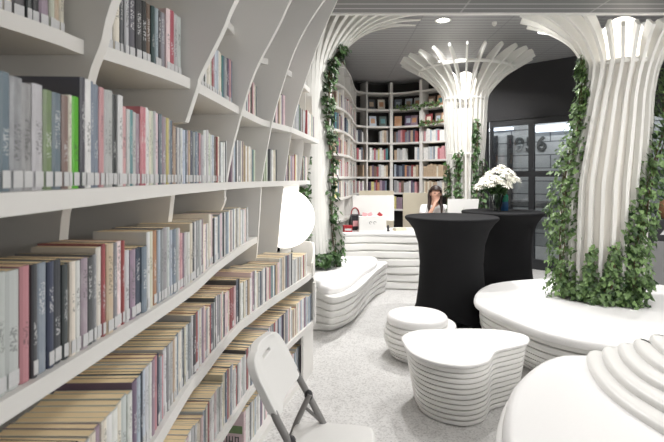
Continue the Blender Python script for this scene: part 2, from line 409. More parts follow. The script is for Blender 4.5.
# curved end sheets of the two low shelves
for key, h in (('D', .215), ('E', .30)):
    r = ROWS[key]; cv = [p for p in r['cv'] if p.y > (4.27 if key == 'D' else 4.22) * S]
    cv = cr_open([(p.x, p.y) for p in cv], 24)
    n = len(cv); out = []; inn = []; z0 = r['ztop'] - .03
    for i, p in enumerate(cv):
        a = cv[max(0, i - 1)]; b = cv[min(n - 1, i + 1)]; t = (b - a).normalized(); nn = Vector((t.y, -t.x))
        hh = h * min(1, .35 + 1.6 * i / n) if key == 'D' else h
        out.append((p + nn * .012, hh)); inn.append((p - nn * .006, hh))
    mb = MB()
    rg = [[(a.x, a.y, z0), (a.x, a.y, z0 + ha + .03), (b.x, b.y, z0 + ha + .03), (b.x, b.y, z0)] for (a, ha), (b, _) in zip(out, inn)]
    mb.rings(rg); bpart('end_sheet', mb)
# bottom end sheet, shelf to floor
r = ROWS['E']; cv = cr_open([(p.x - .012, p.y) for p in r['cv'] if p.y > 4.0 * S], 20)
mb = MB(); rg = [[(p.x, p.y, 0), (p.x, p.y, r['ztop'] - .03), (p.x - .016, p.y - .002, r['ztop'] - .03), (p.x - .016, p.y - .002, 0)] for p in cv]
mb.rings(rg); bpart('end_sheet', mb)

# ------------------------------------------------------------------ books
PAL = {'white': (226, 226, 222), 'cream': (226, 216, 192), 'light grey': (188, 190, 191), 'grey': (138, 140, 145), 'charcoal': (62, 64, 70), 'black': (36, 37, 41),
 'navy': (46, 58, 84), 'slate blue': (98, 116, 138), 'pale blue': (168, 186, 205), 'teal': (44, 132, 136), 'green': (104, 140, 74), 'pale green': (186, 200, 168),
 'dark green': (46, 78, 68), 'red': (172, 50, 54), 'crimson': (206, 72, 92), 'pink': (214, 134, 142), 'pale pink': (226, 188, 192), 'mauve': (152, 120, 142), 'purple': (92, 68, 108),
 'brown': (118, 84, 66), 'tan': (192, 158, 120), 'orange': (214, 138, 80), 'yellow': (218, 204, 98), 'lime green': (96, 190, 40)}
WEI = {'white': 14, 'cream': 10, 'light grey': 12, 'grey': 8, 'charcoal': 6, 'black': 3, 'navy': 4, 'slate blue': 6, 'pale blue': 6, 'teal': 2, 'green': 2, 'pale green': 3, 'dark green': 2,
 'red': 3, 'crimson': 2, 'pink': 3, 'pale pink': 5, 'mauve': 4, 'purple': 2, 'brown': 2, 'tan': 3, 'orange': 1, 'yellow': 2}
def mute(c, k=.30):
    g = sum(c) / 3
    return tuple((v + (g - v) * k) * .9 + 24 for v in c)
PAL = {k: (mute(v) if k != 'lime green' else v) for k, v in PAL.items()}
WLOW = {'white': 22, 'cream': 18, 'light grey': 15, 'pale blue': 8, 'pale pink': 8, 'mauve': 4, 'grey': 6, 'navy': 3, 'charcoal': 4, 'red': 2, 'pink': 3, 'slate blue': 5, 'purple': 1, 'tan': 3, 'teal': 1}
def pick(rr, low=False):
    W = WLOW if low else WEI
    return rr.choices(list(W), list(W.values()))[0]
ORD1 = ['', 'first', 'second', 'third', 'fourth', 'fifth', 'sixth', 'seventh', 'eighth', 'ninth', 'tenth', 'eleventh', 'twelfth', 'thirteenth', 'fourteenth', 'fifteenth', 'sixteenth', 'seventeenth', 'eighteenth', 'nineteenth']
TENS = {2: 'twent', 3: 'thirt', 4: 'fort', 5: 'fift', 6: 'sixt', 7: 'sevent', 8: 'eight', 9: 'ninet'}
def ordn(n):
    if n < 20: return ORD1[n]
    if n >= 100: return 'hundred-and-' + ordn(n - 100) if n > 100 else 'hundredth'
    t, u = divmod(n, 10)
    return TENS[t] + ('ieth' if u == 0 else 'y-' + ORD1[u])
PRE = {
 'B': ['dark green', 'green', 'slate blue', 'grey', 'grey', 'light grey', 'green', 'slate blue', 'brown', 'cream', 'lime green', 'charcoal', 'white', 'slate blue', 'slate blue', 'pink', 'light grey', 'light grey', 'black', 'white', 'pink', 'light grey', 'teal', 'light grey', 'mauve', 'crimson', 'crimson', 'white', 'white', 'cream', 'pale green', 'light grey', 'pale pink', 'slate blue', 'mauve', 'light grey', 'yellow', 'grey', 'slate blue', 'brown', 'tan', 'charcoal', 'light grey', 'grey', 'white', 'pale blue', 'slate blue', 'mauve', 'tan', 'navy', 'grey', 'slate blue', 'light grey', 'navy'],
 'C': ['tan', 'light grey', 'light grey', 'pink', 'charcoal', 'slate blue', 'navy', 'charcoal', 'charcoal', 'cream', 'white', 'mauve', 'charcoal', 'grey', 'cream', 'red', 'tan', 'grey', 'pale pink', 'red', 'light grey', 'mauve', 'navy', 'slate blue', 'white', 'cream', 'orange', 'pale blue', 'grey', 'grey', 'light grey', 'pale blue', 'slate blue', 'light grey', 'pale pink', 'pink', 'mauve', 'light grey', 'white', 'cream'],
 'D': ['pale blue', 'mauve', 'crimson', 'pink', 'pale pink', 'light grey', 'charcoal', 'charcoal', 'black', 'navy', 'pale blue', 'light grey', 'cream', 'mauve', 'cream', 'white', 'white', 'cream', 'light grey', 'white', 'purple', 'pale blue', 'navy', 'pale blue', 'light grey', 'white', 'mauve', 'pink', 'navy', 'slate blue', 'pale blue', 'pink'],
 'A': ['black', 'charcoal', 'charcoal', 'red', 'brown', 'tan', 'orange', 'light grey', 'cream', 'charcoal', 'charcoal', 'black', 'mauve', 'pale green', 'tan', 'cream', 'teal', 'pale blue', 'white', 'cream', 'charcoal', 'light grey', 'charcoal', 'black', 'black', 'brown'],
}
ROWNAME = {'A2': 'topmost shelf', 'A': 'above-eye-level shelf', 'B': 'eye-level shelf', 'C': 'chest-high shelf', 'D': 'waist-high shelf', 'E': 'knee-high shelf', 'F': 'floor-level shelf'}
def cover_mesh(w, d, h):
    t = .0013
    P = [(-d, -w / 2), (-.004, -w / 2), (-.0008, -w * .3), (0, 0), (-.0008, w * .3), (-.004, w / 2), (-d, w / 2), (-d, w / 2 - t), (-.005, w / 2 - t), (-.005, -w / 2 + t), (-d, -w / 2 + t)]
    mb = MB(); mb.prism(P, 0, h); return mb
def pages_box(mb, w, d, h, M=None, mi=0):
    mb.box(-d + .003, -.0052, -w / 2 + .0014, w / 2 - .0014, .002, h - .001, M, mi)
BM = {}
def bmat(col):
    if col not in BM: BM[col] = plain('book_' + col.replace(' ', '_'), PAL[col], .45, var=.25, scale=25)
    return BM[col]
# walking a shelf's front edge
def walk(cv):
    d = [0]
    for a, b in zip(cv, cv[1:]): d.append(d[-1] + (b - a).length)
    return d
def at(cv, d, s):
    for i in range(len(d) - 1):
        if s <= d[i + 1] or i == len(d) - 2:
            u = (s - d[i]) / max(1e-9, d[i + 1] - d[i]); p = cv[i].lerp(cv[i + 1], u); t = (cv[i + 1] - cv[i]).normalized()
            return p, t
def proj(p): return (U0 + F_PX * p[0] / p[1], V0 - F_PX * (p[2] - CH) / p[1])
books = []
DIVY = {'A': [1.48, 2.05, 2.85, 3.6, 4.05, 4.72], 'A2': [1.48, 2.05, 2.85, 3.6, 4.05, 4.72], 'B': [2.85, 3.6, 4.05, 4.72], 'C': [3.6], 'D': [], 'E': [], 'F': []}
SPAN = {'A2': (1.9, 4.7), 'A': (1.02, 5.2), 'B': (.77, 5.2), 'C': (.925, 3.56), 'D': (.86, 4.22), 'E': (1.6, 4.28), 'F': (2.93, 4.1)}
GAPS = {'A': [(3.42, 3.6), (3.95, 4.05)], 'B': [(3.45, 3.6), (3.9, 4.05)], 'A2': [(2.3, 2.6), (3.2, 3.5)], 'C': [(3.4, 3.6)]}
for key in ('A2', 'A', 'B', 'C', 'D', 'E', 'F'):
    r = ROWS[key]; cv = r['cv']; d = walk(cv); rr = random.Random(hash(key) % 1000 if False else sum(map(ord, key)) * 7)
    s = 0; idx = 0; y0, y1 = SPAN[key]; pre = list(PRE.get(key, [])); hbase = None; run = 0
    while s < d[-1] - .02:
        p, t = at(cv, d, s)
        if p.y / S < y0: s += .01; continue
        if p.y / S > y1: break
        w = rr.choice((.016, .02, .023, .026, .03, .034)) if key in 'ABC' else rr.choice((.013, .017, .02, .024, .028, .032))
        if key == 'E': w *= 1.05
        if key == 'B' and p.y / S < 1.05: w = rr.choice((.03, .034, .026))
        if run <= 0: hbase = rr.uniform(.195, .232); run = rr.randint(3, 9); dbase = rr.uniform(.15, .195)
        run -= 1
        yy_ = p.y / S
        h = min(.245, hbase + rr.uniform(-.003, .003)); dep = dbase + rr.uniform(-.003, .003) + (.05 if key in 'DEF' else (.02 if key == 'C' else 0))
        if key == 'B': h = min(.24, h + .008) if yy_ > 1.12 else rr.uniform(.183, .192)
        if key == 'D' and p.y > 3.45: h = rr.uniform(.168, .178); dep = min(dep, .15)
        if key == 'F': h = min(h, .225)
        q, _ = at(cv, d, s + w / 2)
        yy = q.y / S; half = w / 2 / S
        skip = False
        for dy in DIVY[key]:
            if dy - half - .012 < yy < dy + .05 / S + half + .012: skip = True
        for a, b in GAPS.get(key, []):
            if a < yy < b: skip = True
        if skip: s += .008; continue
        if key == 'D' and len(pre) == 27: w = .034
        if key == 'F' and idx == 0: w = .03
        inset = .012 + rr.uniform(0, .006) + (.01 if key in ('A',) else 0)
        nn = Vector((t.y, -t.x)); base = q - nn * inset
        col = pre.pop(0) if pre else pick(rr, key in 'CDEF')
        jt = rr.uniform(-16, 14); rgb = tuple(max(8, min(250, c + jt + rr.uniform(-3, 3))) for c in PAL[col])
        books.append(dict(row=key, w=w - .0012, h=h, d=dep, p=(base.x, base.y, r['ztop'] + .0005), rz=atan2(nn.y, nn.x), col=col, rgb=rgb, i=idx,
                          tilt=0, st=rr.random() < {'A': .95, 'B': .97, 'C': .9, 'D': .35, 'E': .3, 'F': .3, 'A2': .8}[key]))
        idx += 1; s += w + rr.choice((.0005, .001, .0015))
# visibility and size in the picture decide which ones are modelled as single things
for b in books:
    x, y, z = b['p']; u, v = proj((x, y, z + b['h'])); b['u'] = u
    vis = -12 < u < 676 and -130 < v < 460
    vx = Vector((-x, -y)).normalized(); n2 = Vector((cos(b['rz']), sin(b['rz'])))
    b['area'] = (b['w'] * abs(n2.dot(vx)) + .004) * b['h'] / y ** 2 if vis else -1
# ================================================================== GLOBE LAMP
gl = thing('globe_lamp', 'large glowing white globe lamp on the low end of the bookcase', 'lamp', (-.39, 4.02, ROWS['D']['ztop']))
mb = MB(); mb.lathe([(.075, 0), (.075, .02), (.05, .03), (.045, .18), (.06, .185)], n=28); obj('base', mb, WHITE, gl)
mb = MB(); mb.sphere((0, 0, .182 + .246), .246, 40, 24); obj('globe', mb, GLOBE, gl)

# ================================================================== IVY
def leaf_shape(sz, rr):
    pts = [(0, 0), (.34, -.12), (.55, .18), (.34, .34), (.30, .62), (0, 1.0), (-.30, .62), (-.34, .34), (-.55, .18), (-.34, -.12)]
    c = (0, .32, -.06 * rr.uniform(.5, 2))
    vs = [c] + [(x * rr.uniform(.85, 1.15), y, .10 * abs(x) * rr.uniform(.5, 2)) for x, y in pts]
    fs = [(0, i, i % 10 + 1) for i in range(1, 11)]
    return [Vector(v) * sz for v in vs], fs
def add_leaf(mb, p, nrm, sz, rr):
    nrm = (Vector(nrm) + Vector((rr.uniform(-.6, .6), rr.uniform(-.6, .6), rr.uniform(-.25, .7)))).normalized()
    down = Vector((rr.uniform(-.8, .8), rr.uniform(-.8, .8), -1)); down -= nrm * down.dot(nrm); down.normalize()
    x = down.cross(nrm); M = Matrix((x, down, nrm)).transposed()
    vs, fs = leaf_shape(sz, rr)
    mb.add([Vector(p) + M @ v for v in vs], fs)
def vine(name, label, base, path, width, count, sz, mat=LEAF, out=None, group=None, center=None, seed=1, kind_cat='ivy'):
    rr = random.Random(seed)
    o = thing(name, label, kind_cat, base, 0, group); B = Vector(base)
    pts = [Vector((*p[:2], p[2])) if not isinstance(p, Vector) else p for p in path]
    sm = cr_open([tuple(p) for p in pts], 40)
    stem = MB()
    for q in range(3):
        ph = rr.uniform(0, 6)
        stem.tube([p - B + Vector((.02 * sin(ph + i * .5), .02 * cos(ph * 2 + i * .43), 0)) for i, p in enumerate(sm)], .005, 5)
    obj('stem', stem, STEM, o)
    fo = MB()
    for k in range(count):
        t = rr.random(); i = min(38, int(t * 39)); p = sm[i].lerp(sm[i + 1], t * 39 - i)
        wv = width(t) if callable(width) else width
        a = rr.uniform(0, 2 * pi); rad = wv * sqrt(rr.random())
        q = p + Vector((rad * cos(a), rad * sin(a), rr.uniform(-.05, .05)))
        c = center(q.z) if center else None
        nrm = (Vector((q.x - c[0], q.y - c[1], .15)) if c else Vector((cos(a), sin(a), .2)))
        nrm = nrm.normalized() if nrm.length > 1e-4 else Vector((0, -1, 0))
        add_leaf(fo, q - B, nrm, sz * rr.uniform(.6, 1.25), rr)
    obj('foliage', fo, mat, o, False)
    return o

# ================================================================== TREE COLUMNS
def tree(name, label, cfun, prof, nf, z_base, ringz, hoop=None, clip=None, core=.2, core_top=2.5, globe=None, th=.028, phase=0.0, skipf=None, fw=.06):
    c0 = cfun(z_base); o = thing(name, label, 'column', (c0[0], c0[1], z_base)); B = Vector((c0[0], c0[1], z_base))
    P = cr_open([(r, z) for z, r in prof], 60)
    n = len(P); outer = []; inner = []
    for i, p in enumerate(P):
        a = P[max(0, i - 1)]; b = P[min(n - 1, i + 1)]; t = (b - a).normalized(); nn = Vector((-t.y, t.x))
        f = i / (n - 1); w = .055 + fw * sin(pi * max(0, f - .5) / .5) ** .8 if f > .5 else .055
        outer.append(p); inner.append(p + nn * w)
    for k in range(nf):
        a = 2 * pi * (k + phase) / nf; ca, sa = cos(a), sin(a)
        if skipf and skipf(ca, sa): continue
        rg = []
        for po, pi_ in zip(outer, inner):
            c = cfun(po.y); 
            if clip and clip(c[0] + po.x * ca, c[1] + po.x * sa, max(po.y, pi_.y)): break
            q = []
            for r, z in ((po.x, po.y), (pi_.x, pi_.y)):
                for sgn in (-1, 1):
                    q.append((c[0] + r * ca - sgn * th / 2 * sa - B.x, c[1] + r * sa + sgn * th / 2 * ca - B.y, min(z, 3.497) - B.z))
            rg.append([q[0], q[1], q[3], q[2]])
        mb = MB(); mb.rings(rg); obj('fin', mb, FINW, o)
    def radius(z):
        for a, b in zip(P, P[1:]):
            if a.y <= z <= b.y: return a.x + (b.x - a.x) * (z - a.y) / max(1e-6, b.y - a.y)
        return P[-1].x
    def hoopm(z, dr, rt):
        c = cfun(z); r = radius(z) + dr; mb = MB()
        rg = []
        for k in range(49):
            a = 2 * pi * k / 48
            rg.append([(c[0] - B.x + (r + rt * cos(b)) * cos(a), c[1] - B.y + (r + rt * cos(b)) * sin(a), z - B.z + 1.3 * rt * sin(b)) for b in [2 * pi * j / 6 for j in range(6)]])
        mb.rings(rg, False, False); obj('ring', mb, FINW, o)
    for z, dr, rt in ringz: hoopm(z, dr, rt)
    mb = MB(); rg = []
    for i in range(13):
        z = z_base + (core_top - z_base) * i / 12; c = cfun(z); core = radius(max(z, P[0].y + .001)) - .056; rg.append([(c[0] - B.x + core * cos(2 * pi * j / 28), c[1] - B.y + core * sin(2 * pi * j / 28), z - B.z) for j in range(28)])
    mb.rings(rg); obj('core', mb, COREM, o)
    if globe:
        z, r, sz = globe; c = cfun(z); mb = MB(); mb.sphere((c[0] - B.x, c[1] - B.y, z - B.z), r, 28, 16, (1, 1, sz)); obj('globe', mb, TREEG, o)
    return o
def lerp_tab(tab, z):
    if z <= tab[0][0]: return tab[0][1:]
    for a, b in zip(tab, tab[1:]):
        if z <= b[0]:
            f = (z - a[0]) / (b[0] - a[0]); return tuple(a[i] + (b[i] - a[i]) * f for i in range(1, len(a)))
    return tab[-1][1:]
YF = 4.5
FT = [(.0, 2.51, YF), (.45, 2.51, YF), (1.5, 2.55, YF), (2.28, 2.66, YF), (2.6, 2.72, YF), (3.4, 2.72, YF)]
fc = lambda z: lerp_tab(FT, z)
FPROF = [(.46, .345), (1.0, .36), (1.5, .362), (2.0, .33), (2.3, .305), (2.56, .31), (2.70, .36), (2.84, .445), (2.95, .56), (3.04, .69), (3.1, .80), (3.14, .90)]
tree('tree_column', 'tall white slatted tree-shaped column standing in the round bench at right', fc, FPROF, 24, .43, [(2.6, -.05, .02), (1.72, -.09, .014)],
     clip=lambda x, y, z: y < 4.16 and z > 2.925, core=.2, core_top=2.6, globe=(2.83, .19, 1.2), th=.03)
BC = (1.97, 7.1)
BPROF = [(.0, .36), (.5, .29), (1.1, .25), (1.5, .25), (1.9, .28), (2.3, .305), (2.7, .325), (2.85, .40), (2.97, .51), (3.06, .61), (3.13, .72), (3.2, .84), (3.27, .96)]
tree('tree_column', 'white slatted tree-shaped column behind the reception desk computer', lambda z: BC, BPROF, 26, 0.0, [(2.7, -.02, .016), (3.13, -.05, .02), (1.9, -.02, .012)], core=.13, core_top=2.55, globe=(2.92, .17, 1.2), th=.022, phase=.5, fw=.075)
LC = (-.27, 5.85)
LPROF = [(.43, .33), (1.0, .27), (1.5, .25), (2.0, .25), (2.5, .26), (2.89, .307), (3.05, .39), (3.17, .49), (3.29, .63), (3.38, .79), (3.44, .98), (3.475, 1.17), (3.49, 1.36)]
tree('tree_column', 'white slatted tree-shaped column arching over the left bench beside bookcase', lambda z: LC, LPROF, 40, .43, [(2.88, -.02, .016), (1.7, -.02, .012)], core=.15, core_top=2.6, globe=(2.95, .17, 1.2), th=.042, phase=.25,
     fw=.16, skipf=lambda ca, sa: sa > .30, clip=lambda x, y, z: x < -1.15)

def fpt(ang, z, dr=0.0):
    c = fc(z); r = lerp_tab(FPROF, z)[0] + dr
    return Vector((c[0] + r * cos(ang), c[1] + r * sin(ang), z))
# ivy on the front tree
DG = radians
vine('ivy_vine', 'leafy ivy climbing the left side of the front column', (2.1, 4.45, .455), [fpt(DG(190), .46, .03), fpt(DG(188), .9, .04), fpt(DG(186), 1.3, .05), fpt(DG(186), 1.7, .03), fpt(DG(186), 2.1, .02), fpt(DG(178), 2.4, .02), fpt(DG(172), 2.68, .02)],
     lambda t: .17 - .08 * t if t < .6 else .17 - .13 * t, 1500, .043, center=fc, seed=3)
vine('ivy_vine', 'leafy ivy climbing the right side of the front column', (2.9, 4.3, .46), [fpt(DG(280), .46, .02), fpt(DG(282), .8, .03), fpt(DG(288), 1.2, .04), fpt(DG(304), 1.6, .05), fpt(DG(322), 2.0, .07), fpt(DG(330), 2.4, .08), fpt(DG(330), 2.7, .12)],
     lambda t: .14 - .05 * t, 1700, .043, center=fc, seed=4)
vine('ivy_plant', 'dense ivy ringing the foot of the front column on round bench', (2.51, 4.05, .46), [fpt(DG(a), (.56, .66, .52, .56, .50, .54, .52, .64, .6)[i], -.03) for i, a in enumerate((160, 182, 202, 222, 242, 262, 282, 302, 325))], .12, 1200, .045, center=fc, seed=5)
vine('ivy_vine', 'short ivy shoot in the middle front of the front column', (2.5, 4.04, .46), [fpt(DG(226), .5, .02), fpt(DG(228), .7, .02), fpt(DG(230), .92, .02)], lambda t: .10 - .07 * t, 170, .042, center=fc, seed=6)
vine('ivy_vine', 'thin ivy shoot beside the short middle one at front column foot', (2.7, 4.1, .46), [fpt(DG(248), .5, .02), fpt(DG(252), .72, .02), fpt(DG(256), .95, .02)], lambda t: .11 - .08 * t, 200, .042, center=fc, seed=16)
def cpt(c, prof, ang, z, dr=.03):
    r = lerp_tab(prof, z)[0] + dr; return Vector((c[0] + r * cos(ang), c[1] + r * sin(ang), z))
lc = lambda z: LC
vine('ivy_vine', 'ivy strand climbing the left face of the bench column by bookcase', (-.4, 5.5, .47), [cpt(LC, LPROF, DG(255), z) for z in (.47, .9, 1.4, 1.8, 2.2)], lambda t: .12 - .05 * t, 420, .06, LEAFD, center=lc, seed=7)
vine('ivy_vine', 'long ivy strand climbing the right side of the bench column', (0, 5.7, .47), [cpt(LC, LPROF, DG(330), .47), cpt(LC, LPROF, DG(338), .9), cpt(LC, LPROF, DG(345), 1.5), cpt(LC, LPROF, DG(335), 2.0), cpt(LC, LPROF, DG(320), 2.5), cpt(LC, LPROF, DG(325), 2.85), cpt(LC, LPROF, DG(335), 3.1)], lambda t: .085 if t > .15 else .14, 560, .06, LEAFD, center=lc, seed=8)
vine('ivy_plant', 'bushy ivy at the foot of the bench column by globe lamp', (-.15, 5.5, .47), [cpt(LC, LPROF, DG(a), .62, .02) for a in (265, 285, 305, 325)], .15, 420, .06, LEAFD, center=lc, seed=9)
bcn = lambda z: BC
for a, z0, z1, w, cnt, lab, sd in ((200, 1.0, 1.75, .07, 130, 'ivy strand on the left edge of the far column', 10), (238, .95, 1.9, .06, 170, 'ivy strand left of centre on the far column', 11), (285, 1.0, 2.35, .05, 190, 'tall thin ivy strand right of centre on the far column', 12), (315, .95, 1.8, .08, 200, 'ivy strand on the right edge of the far column', 13)):
    q = [cpt(BC, BPROF, DG(a + 4 * sin(i)), .02 + (z1 - .02) * i / 6) for i in range(7)]
    vine('ivy_vine', lab, (q[0].x, q[0].y, .01), q, w, int(cnt * 1.6), .055, LEAFD, center=bcn, seed=sd)

# ================================================================== BENCHES, TABLES, STOOL
# big round bench around the front tree
Pb = cr_closed([(1.30, 4.4), (1.37, 3.85), (1.60, 3.35), (2.14, 3.07), (2.9, 3.17), (3.5, 3.75), (3.62, 4.6), (3.1, 5.25), (2.35, 5.28), (1.66, 5.02)], 110)
cen = Vector((2.45, 4.25))
Fb = [cen + (p - cen) * .80 for p in Pb]
bn = thing('planter_bench', 'round white layered bench encircling the front ivy-covered column', 'bench', (2.45, 4.25, 0))
mb = MB(); layered(mb, [p - cen for p in Fb], [(p - cen) * .975 for p in Pb], 0, .385, 7, .026, .012, lambda t: .07 * sin(pi * min(1, t)) - .02 * t); obj('body', mb, SEATW, bn)
mb = MB(); cushion(mb, [p - cen for p in Pb], .38, .45, .035); obj('seat_top', mb, CUSH, bn)
# front right bench with terraced back
Ps = cr_closed([(1.517, 3.02), (1.34, 2.966), (1.16, 2.81), (.971, 2.576), (.85, 2.357), (.77, 2.173), (.717, 2.0), (.71, 1.75), (.85, 1.4), (1.3, 1.15), (2.0, 1.1), (2.75, 1.4), (2.98, 1.9), (2.85, 2.4), (2.5, 2.72), (2.0, 2.95)], 120)
cen = Vector((1.8, 2.1))
hb = thing('terraced_bench', 'white bench with stepped hill-shaped backrest in the bottom right corner', 'bench', (1.8, 2.1, 0))
Fs = [(p - cen) * 1.035 for p in Ps]
mb = MB(); layered(mb, Fs, [(p - cen) * 1.03 for p in Ps], 0, .35, 5, .028, .01); obj('body', mb, SEATW, hb)
mb = MB(); cushion(mb, [p - cen for p in Ps], .345, .45, .05); obj('seat_cushion', mb, CUSH, hb)
H = cr_closed([(1.60, 2.99), (1.46, 2.72), (1.39, 2.4), (1.41, 2.1), (1.48, 1.8), (1.60, 1.5), (2.0, 1.25), (2.6, 1.5), (2.8, 2.0), (2.6, 2.5), (2.2, 2.78), (1.75, 2.95)], 100)
hc = Vector((2.06, 2.3))
mb = MB()
for k in range(7):
    sc = 1 - .125 * k
    P = [hc + (p - hc) * sc + Vector((.015 * k, .052 * k)) - cen for p in H]
    z0 = .446 + .037 * k
    rg = [[(q.x, q.y, z) for q in offs(P, o)] for z, o in ((z0, 0), (z0 + .014, -.001), (z0 + .026, -.008), (z0 + .034, -.022), (z0 + .037, -.045))]
    mb.rings(rg)
obj('backrest', mb, SEATW, hb)
# coffee table
Pt = cr_closed([(.515, 3.485), (.492, 3.34), (.52, 3.12), (.634, 2.97), (.806, 2.91), (.97, 2.99), (1.08, 3.16), (1.22, 3.24), (1.36, 3.33), (1.41, 3.48), (1.28, 3.60), (1.045, 3.64), (.81, 3.62), (.64, 3.60)], 90)
cen = Vector((.93, 3.3)); ct = thing('coffee_table', 'low white three-lobed coffee table with ribbed sides on the floor', 'table', (.93, 3.3, 0))
L1 = [p - cen for p in Pt]
mb = MB(); layered(mb, [p * .80 for p in L1], [p * .955 for p in L1], 0, .385, 11, .02); obj('body', mb, SEATW, ct)
mb = MB(); cushion(mb, L1, .385, .412, .01); obj('tabletop', mb, CUSH, ct)
# stool
st = thing('pouf_stool', 'round white ribbed stool with cushion beside the coffee table', 'stool', (.78, 4.2, 0))
circ = [Vector((cos(2 * pi * i / 60), sin(2 * pi * i / 60))) for i in range(60)]
mb = MB(); layered(mb, [p * .255 for p in circ], [p * .30 for p in circ], 0, .285, 7, .02, .008, lambda t: .045 * sin(pi * min(1, t * 1.05))); obj('body', mb, SEATW, st)
mb = MB(); cushion(mb, [p * .262 - Vector((.035, 0)) for p in circ], .286, .365, .035); obj('seat_cushion', mb, CUSH, st)
# left bench
def two(T, F, n): return cr_closed(T, n), cr_closed(F, n)
T = [(-1.1, 4.9), (-.45, 4.9), (-.17, 4.82), (.0, 4.55), (.2, 4.75), (.36, 5.2), (.52, 5.8), (.66, 6.2), (.72, 6.55), (.1, 6.6), (-.5, 6.6), (-1.1, 6.5)]
Fp = [(-1.1, 5.0), (-.45, 4.95), (-.17, 4.86), (.0, 4.86), (.18, 5.1), (.32, 5.5), (.46, 5.95), (.58, 6.3), (.70, 6.58), (.1, 6.6), (-.5, 6.6), (-1.1, 6.5)]
Tt, Ff = two(T, Fp, 120); cen = Vector((-.2, 5.7))
lb = thing('curved_bench', 'curved white layered bench around the left column beside bookcase end', 'bench', (-.2, 5.7, 0))
mb = MB(); layered(mb, [p - cen for p in Ff], [p - cen for p in Tt], 0, .42, 5, .024, .02, phase=1); obj('body', mb, SEATW, lb)
Cc = cr_closed([(-.95, 5.0), (-.45, 5.0), (-.18, 4.95), (-.12, 4.72), (.0, 4.66), (.14, 4.82), (.27, 5.2), (.36, 5.5), (.5, 5.85), (.58, 6.15), (.55, 6.45), (.1, 6.5), (-.5, 6.5), (-.95, 6.4)], 110)
mb = MB(); cushion(mb, [p - cen for p in Cc], .415, .50, .04); obj('seat_cushion', mb, CUSH, lb)
# reception desk
Td = cr_closed([(.14, 6.66), (.5, 6.70), (.8, 6.66), (1.2, 6.62), (1.7, 6.60), (2.3, 6.62), (2.75, 6.7), (2.95, 6.9), (2.6, 7.2), (2.36, 6.75 + .5), (2.2, 6.72), (1.97, 6.7), (1.6, 6.9), (1.45, 7.28), (1.1, 7.4), (.7, 7.4), (.42, 7.4), (.32, 7.1)], 130)
Td = cr_closed([(.14, 6.66), (.5, 6.70), (.8, 6.66), (1.1, 6.62), (1.45, 6.62), (1.57, 6.75), (1.6, 7.0), (1.58, 7.25), (1.4, 7.4), (1.1, 7.42), (.7, 7.42), (.44, 7.38), (.30, 7.1)], 130)
cen = Vector((.9, 7.0)); rd = thing('reception_desk', 'long white reception desk with rippled layered front behind black tables', 'desk', (.9, 7.0, 0))
LD = [p - cen for p in Td]
LB = [Vector((p.x, min(p.y, .02))) for p in LD]; mb = MB(); layered(mb, LB, [p * .985 for p in LB], 0, .74, 7, .028, .022, phase=2); obj('body', mb, SEATW, rd)
mb = MB(); cushion(mb, LD, .738, .79, .012); obj('desktop', mb, CUSH, rd)

# cocktail tables
def cocktail(loc, label, rz):
    o = thing('cocktail_table', label, 'table', (*loc, 0), rz, 'black covered cocktail tables')
    prof = [(0.0, .43), (.02, .43), (.16, .395), (.39, .352), (.63, .335), (.84, .352), (.99, .40), (1.07, .455), (1.10, .487), (1.115, .497), (1.13, .495), (1.138, .485)]
    mb = MB(); rg = []
    for z, r in prof:
        k = max(0, 1 - z / .6) ** 2
        rg.append([((r * (1 + .10 * k * cos(4 * a))) * cos(a), (r * (1 + .10 * k * cos(4 * a))) * sin(a), z + (.05 * k * (1 - cos(4 * a)) if z < .1 else 0)) for a in [2 * pi * i / 64 for i in range(64)]])
    mb.rings(rg); c = obj('stretch_cover', mb, BLACKCLOTH, o)
    for q in range(4):
        a = q * pi / 2; m2 = MB(); m2.lathe([(.03, 0), (.03, .012), (.02, .02)], .44 * cos(a), .44 * sin(a), 14); obj('foot', m2, DARKPL, o)
    return o
cocktail((1.29, 5.2), 'nearer round black cloth-covered cocktail table in front of the desk', radians(38))
cocktail((2.13, 6.0), 'further round black cloth-covered cocktail table carrying the flower vase', radians(20))

# ================================================================== FOLDING CHAIR
fcx = thing('folding_chair', 'white plastic folding chair with grey tube legs beside the bookcase', 'chair', (-.02, 1.99, 0), radians(-7))
def tubep(name, pts, r, mat=TUBE, lab=None):
    mb = MB(); mb.tube(pts, r, 12); return obj(name, mb, mat, fcx)
for sy in (-.205, .205):
    fl = tubep('front_leg', [(-.178, sy * .97, .665), (-.164, sy, .64), (-.05, sy, .435), (.17, sy, 0.012)], .015)
    rl = tubep('rear_leg', [(-.105, sy * .92, .565), (-.165, sy * .92, .435), (-.32, sy * .92, 0.012)], .013)
    mb = MB(); mb.sphere((-.112, sy * .955, .555), .02, 14, 8, (1, .9, 1.3)); obj('pivot', mb, DARKPL, fl)
    tubep('side_brace', [(-.128, sy * .95, .50), (-.045, sy * .97, .43)], .0075)
    m2 = MB(); m2.sphere((.172, sy, .015), .017, 12, 8); obj('foot_cap', m2, DARKPL, fl)
    m2 = MB(); m2.sphere((-.322, sy * .92, .014), .016, 12, 8); obj('foot_cap', m2, DARKPL, rl)
tubep('cross_bar', [(-.275, -.188, .14), (-.275, .188, .14)], .009)
tubep('cross_bar', [(.105, -.205, .135), (.105, .205, .135)], .009)
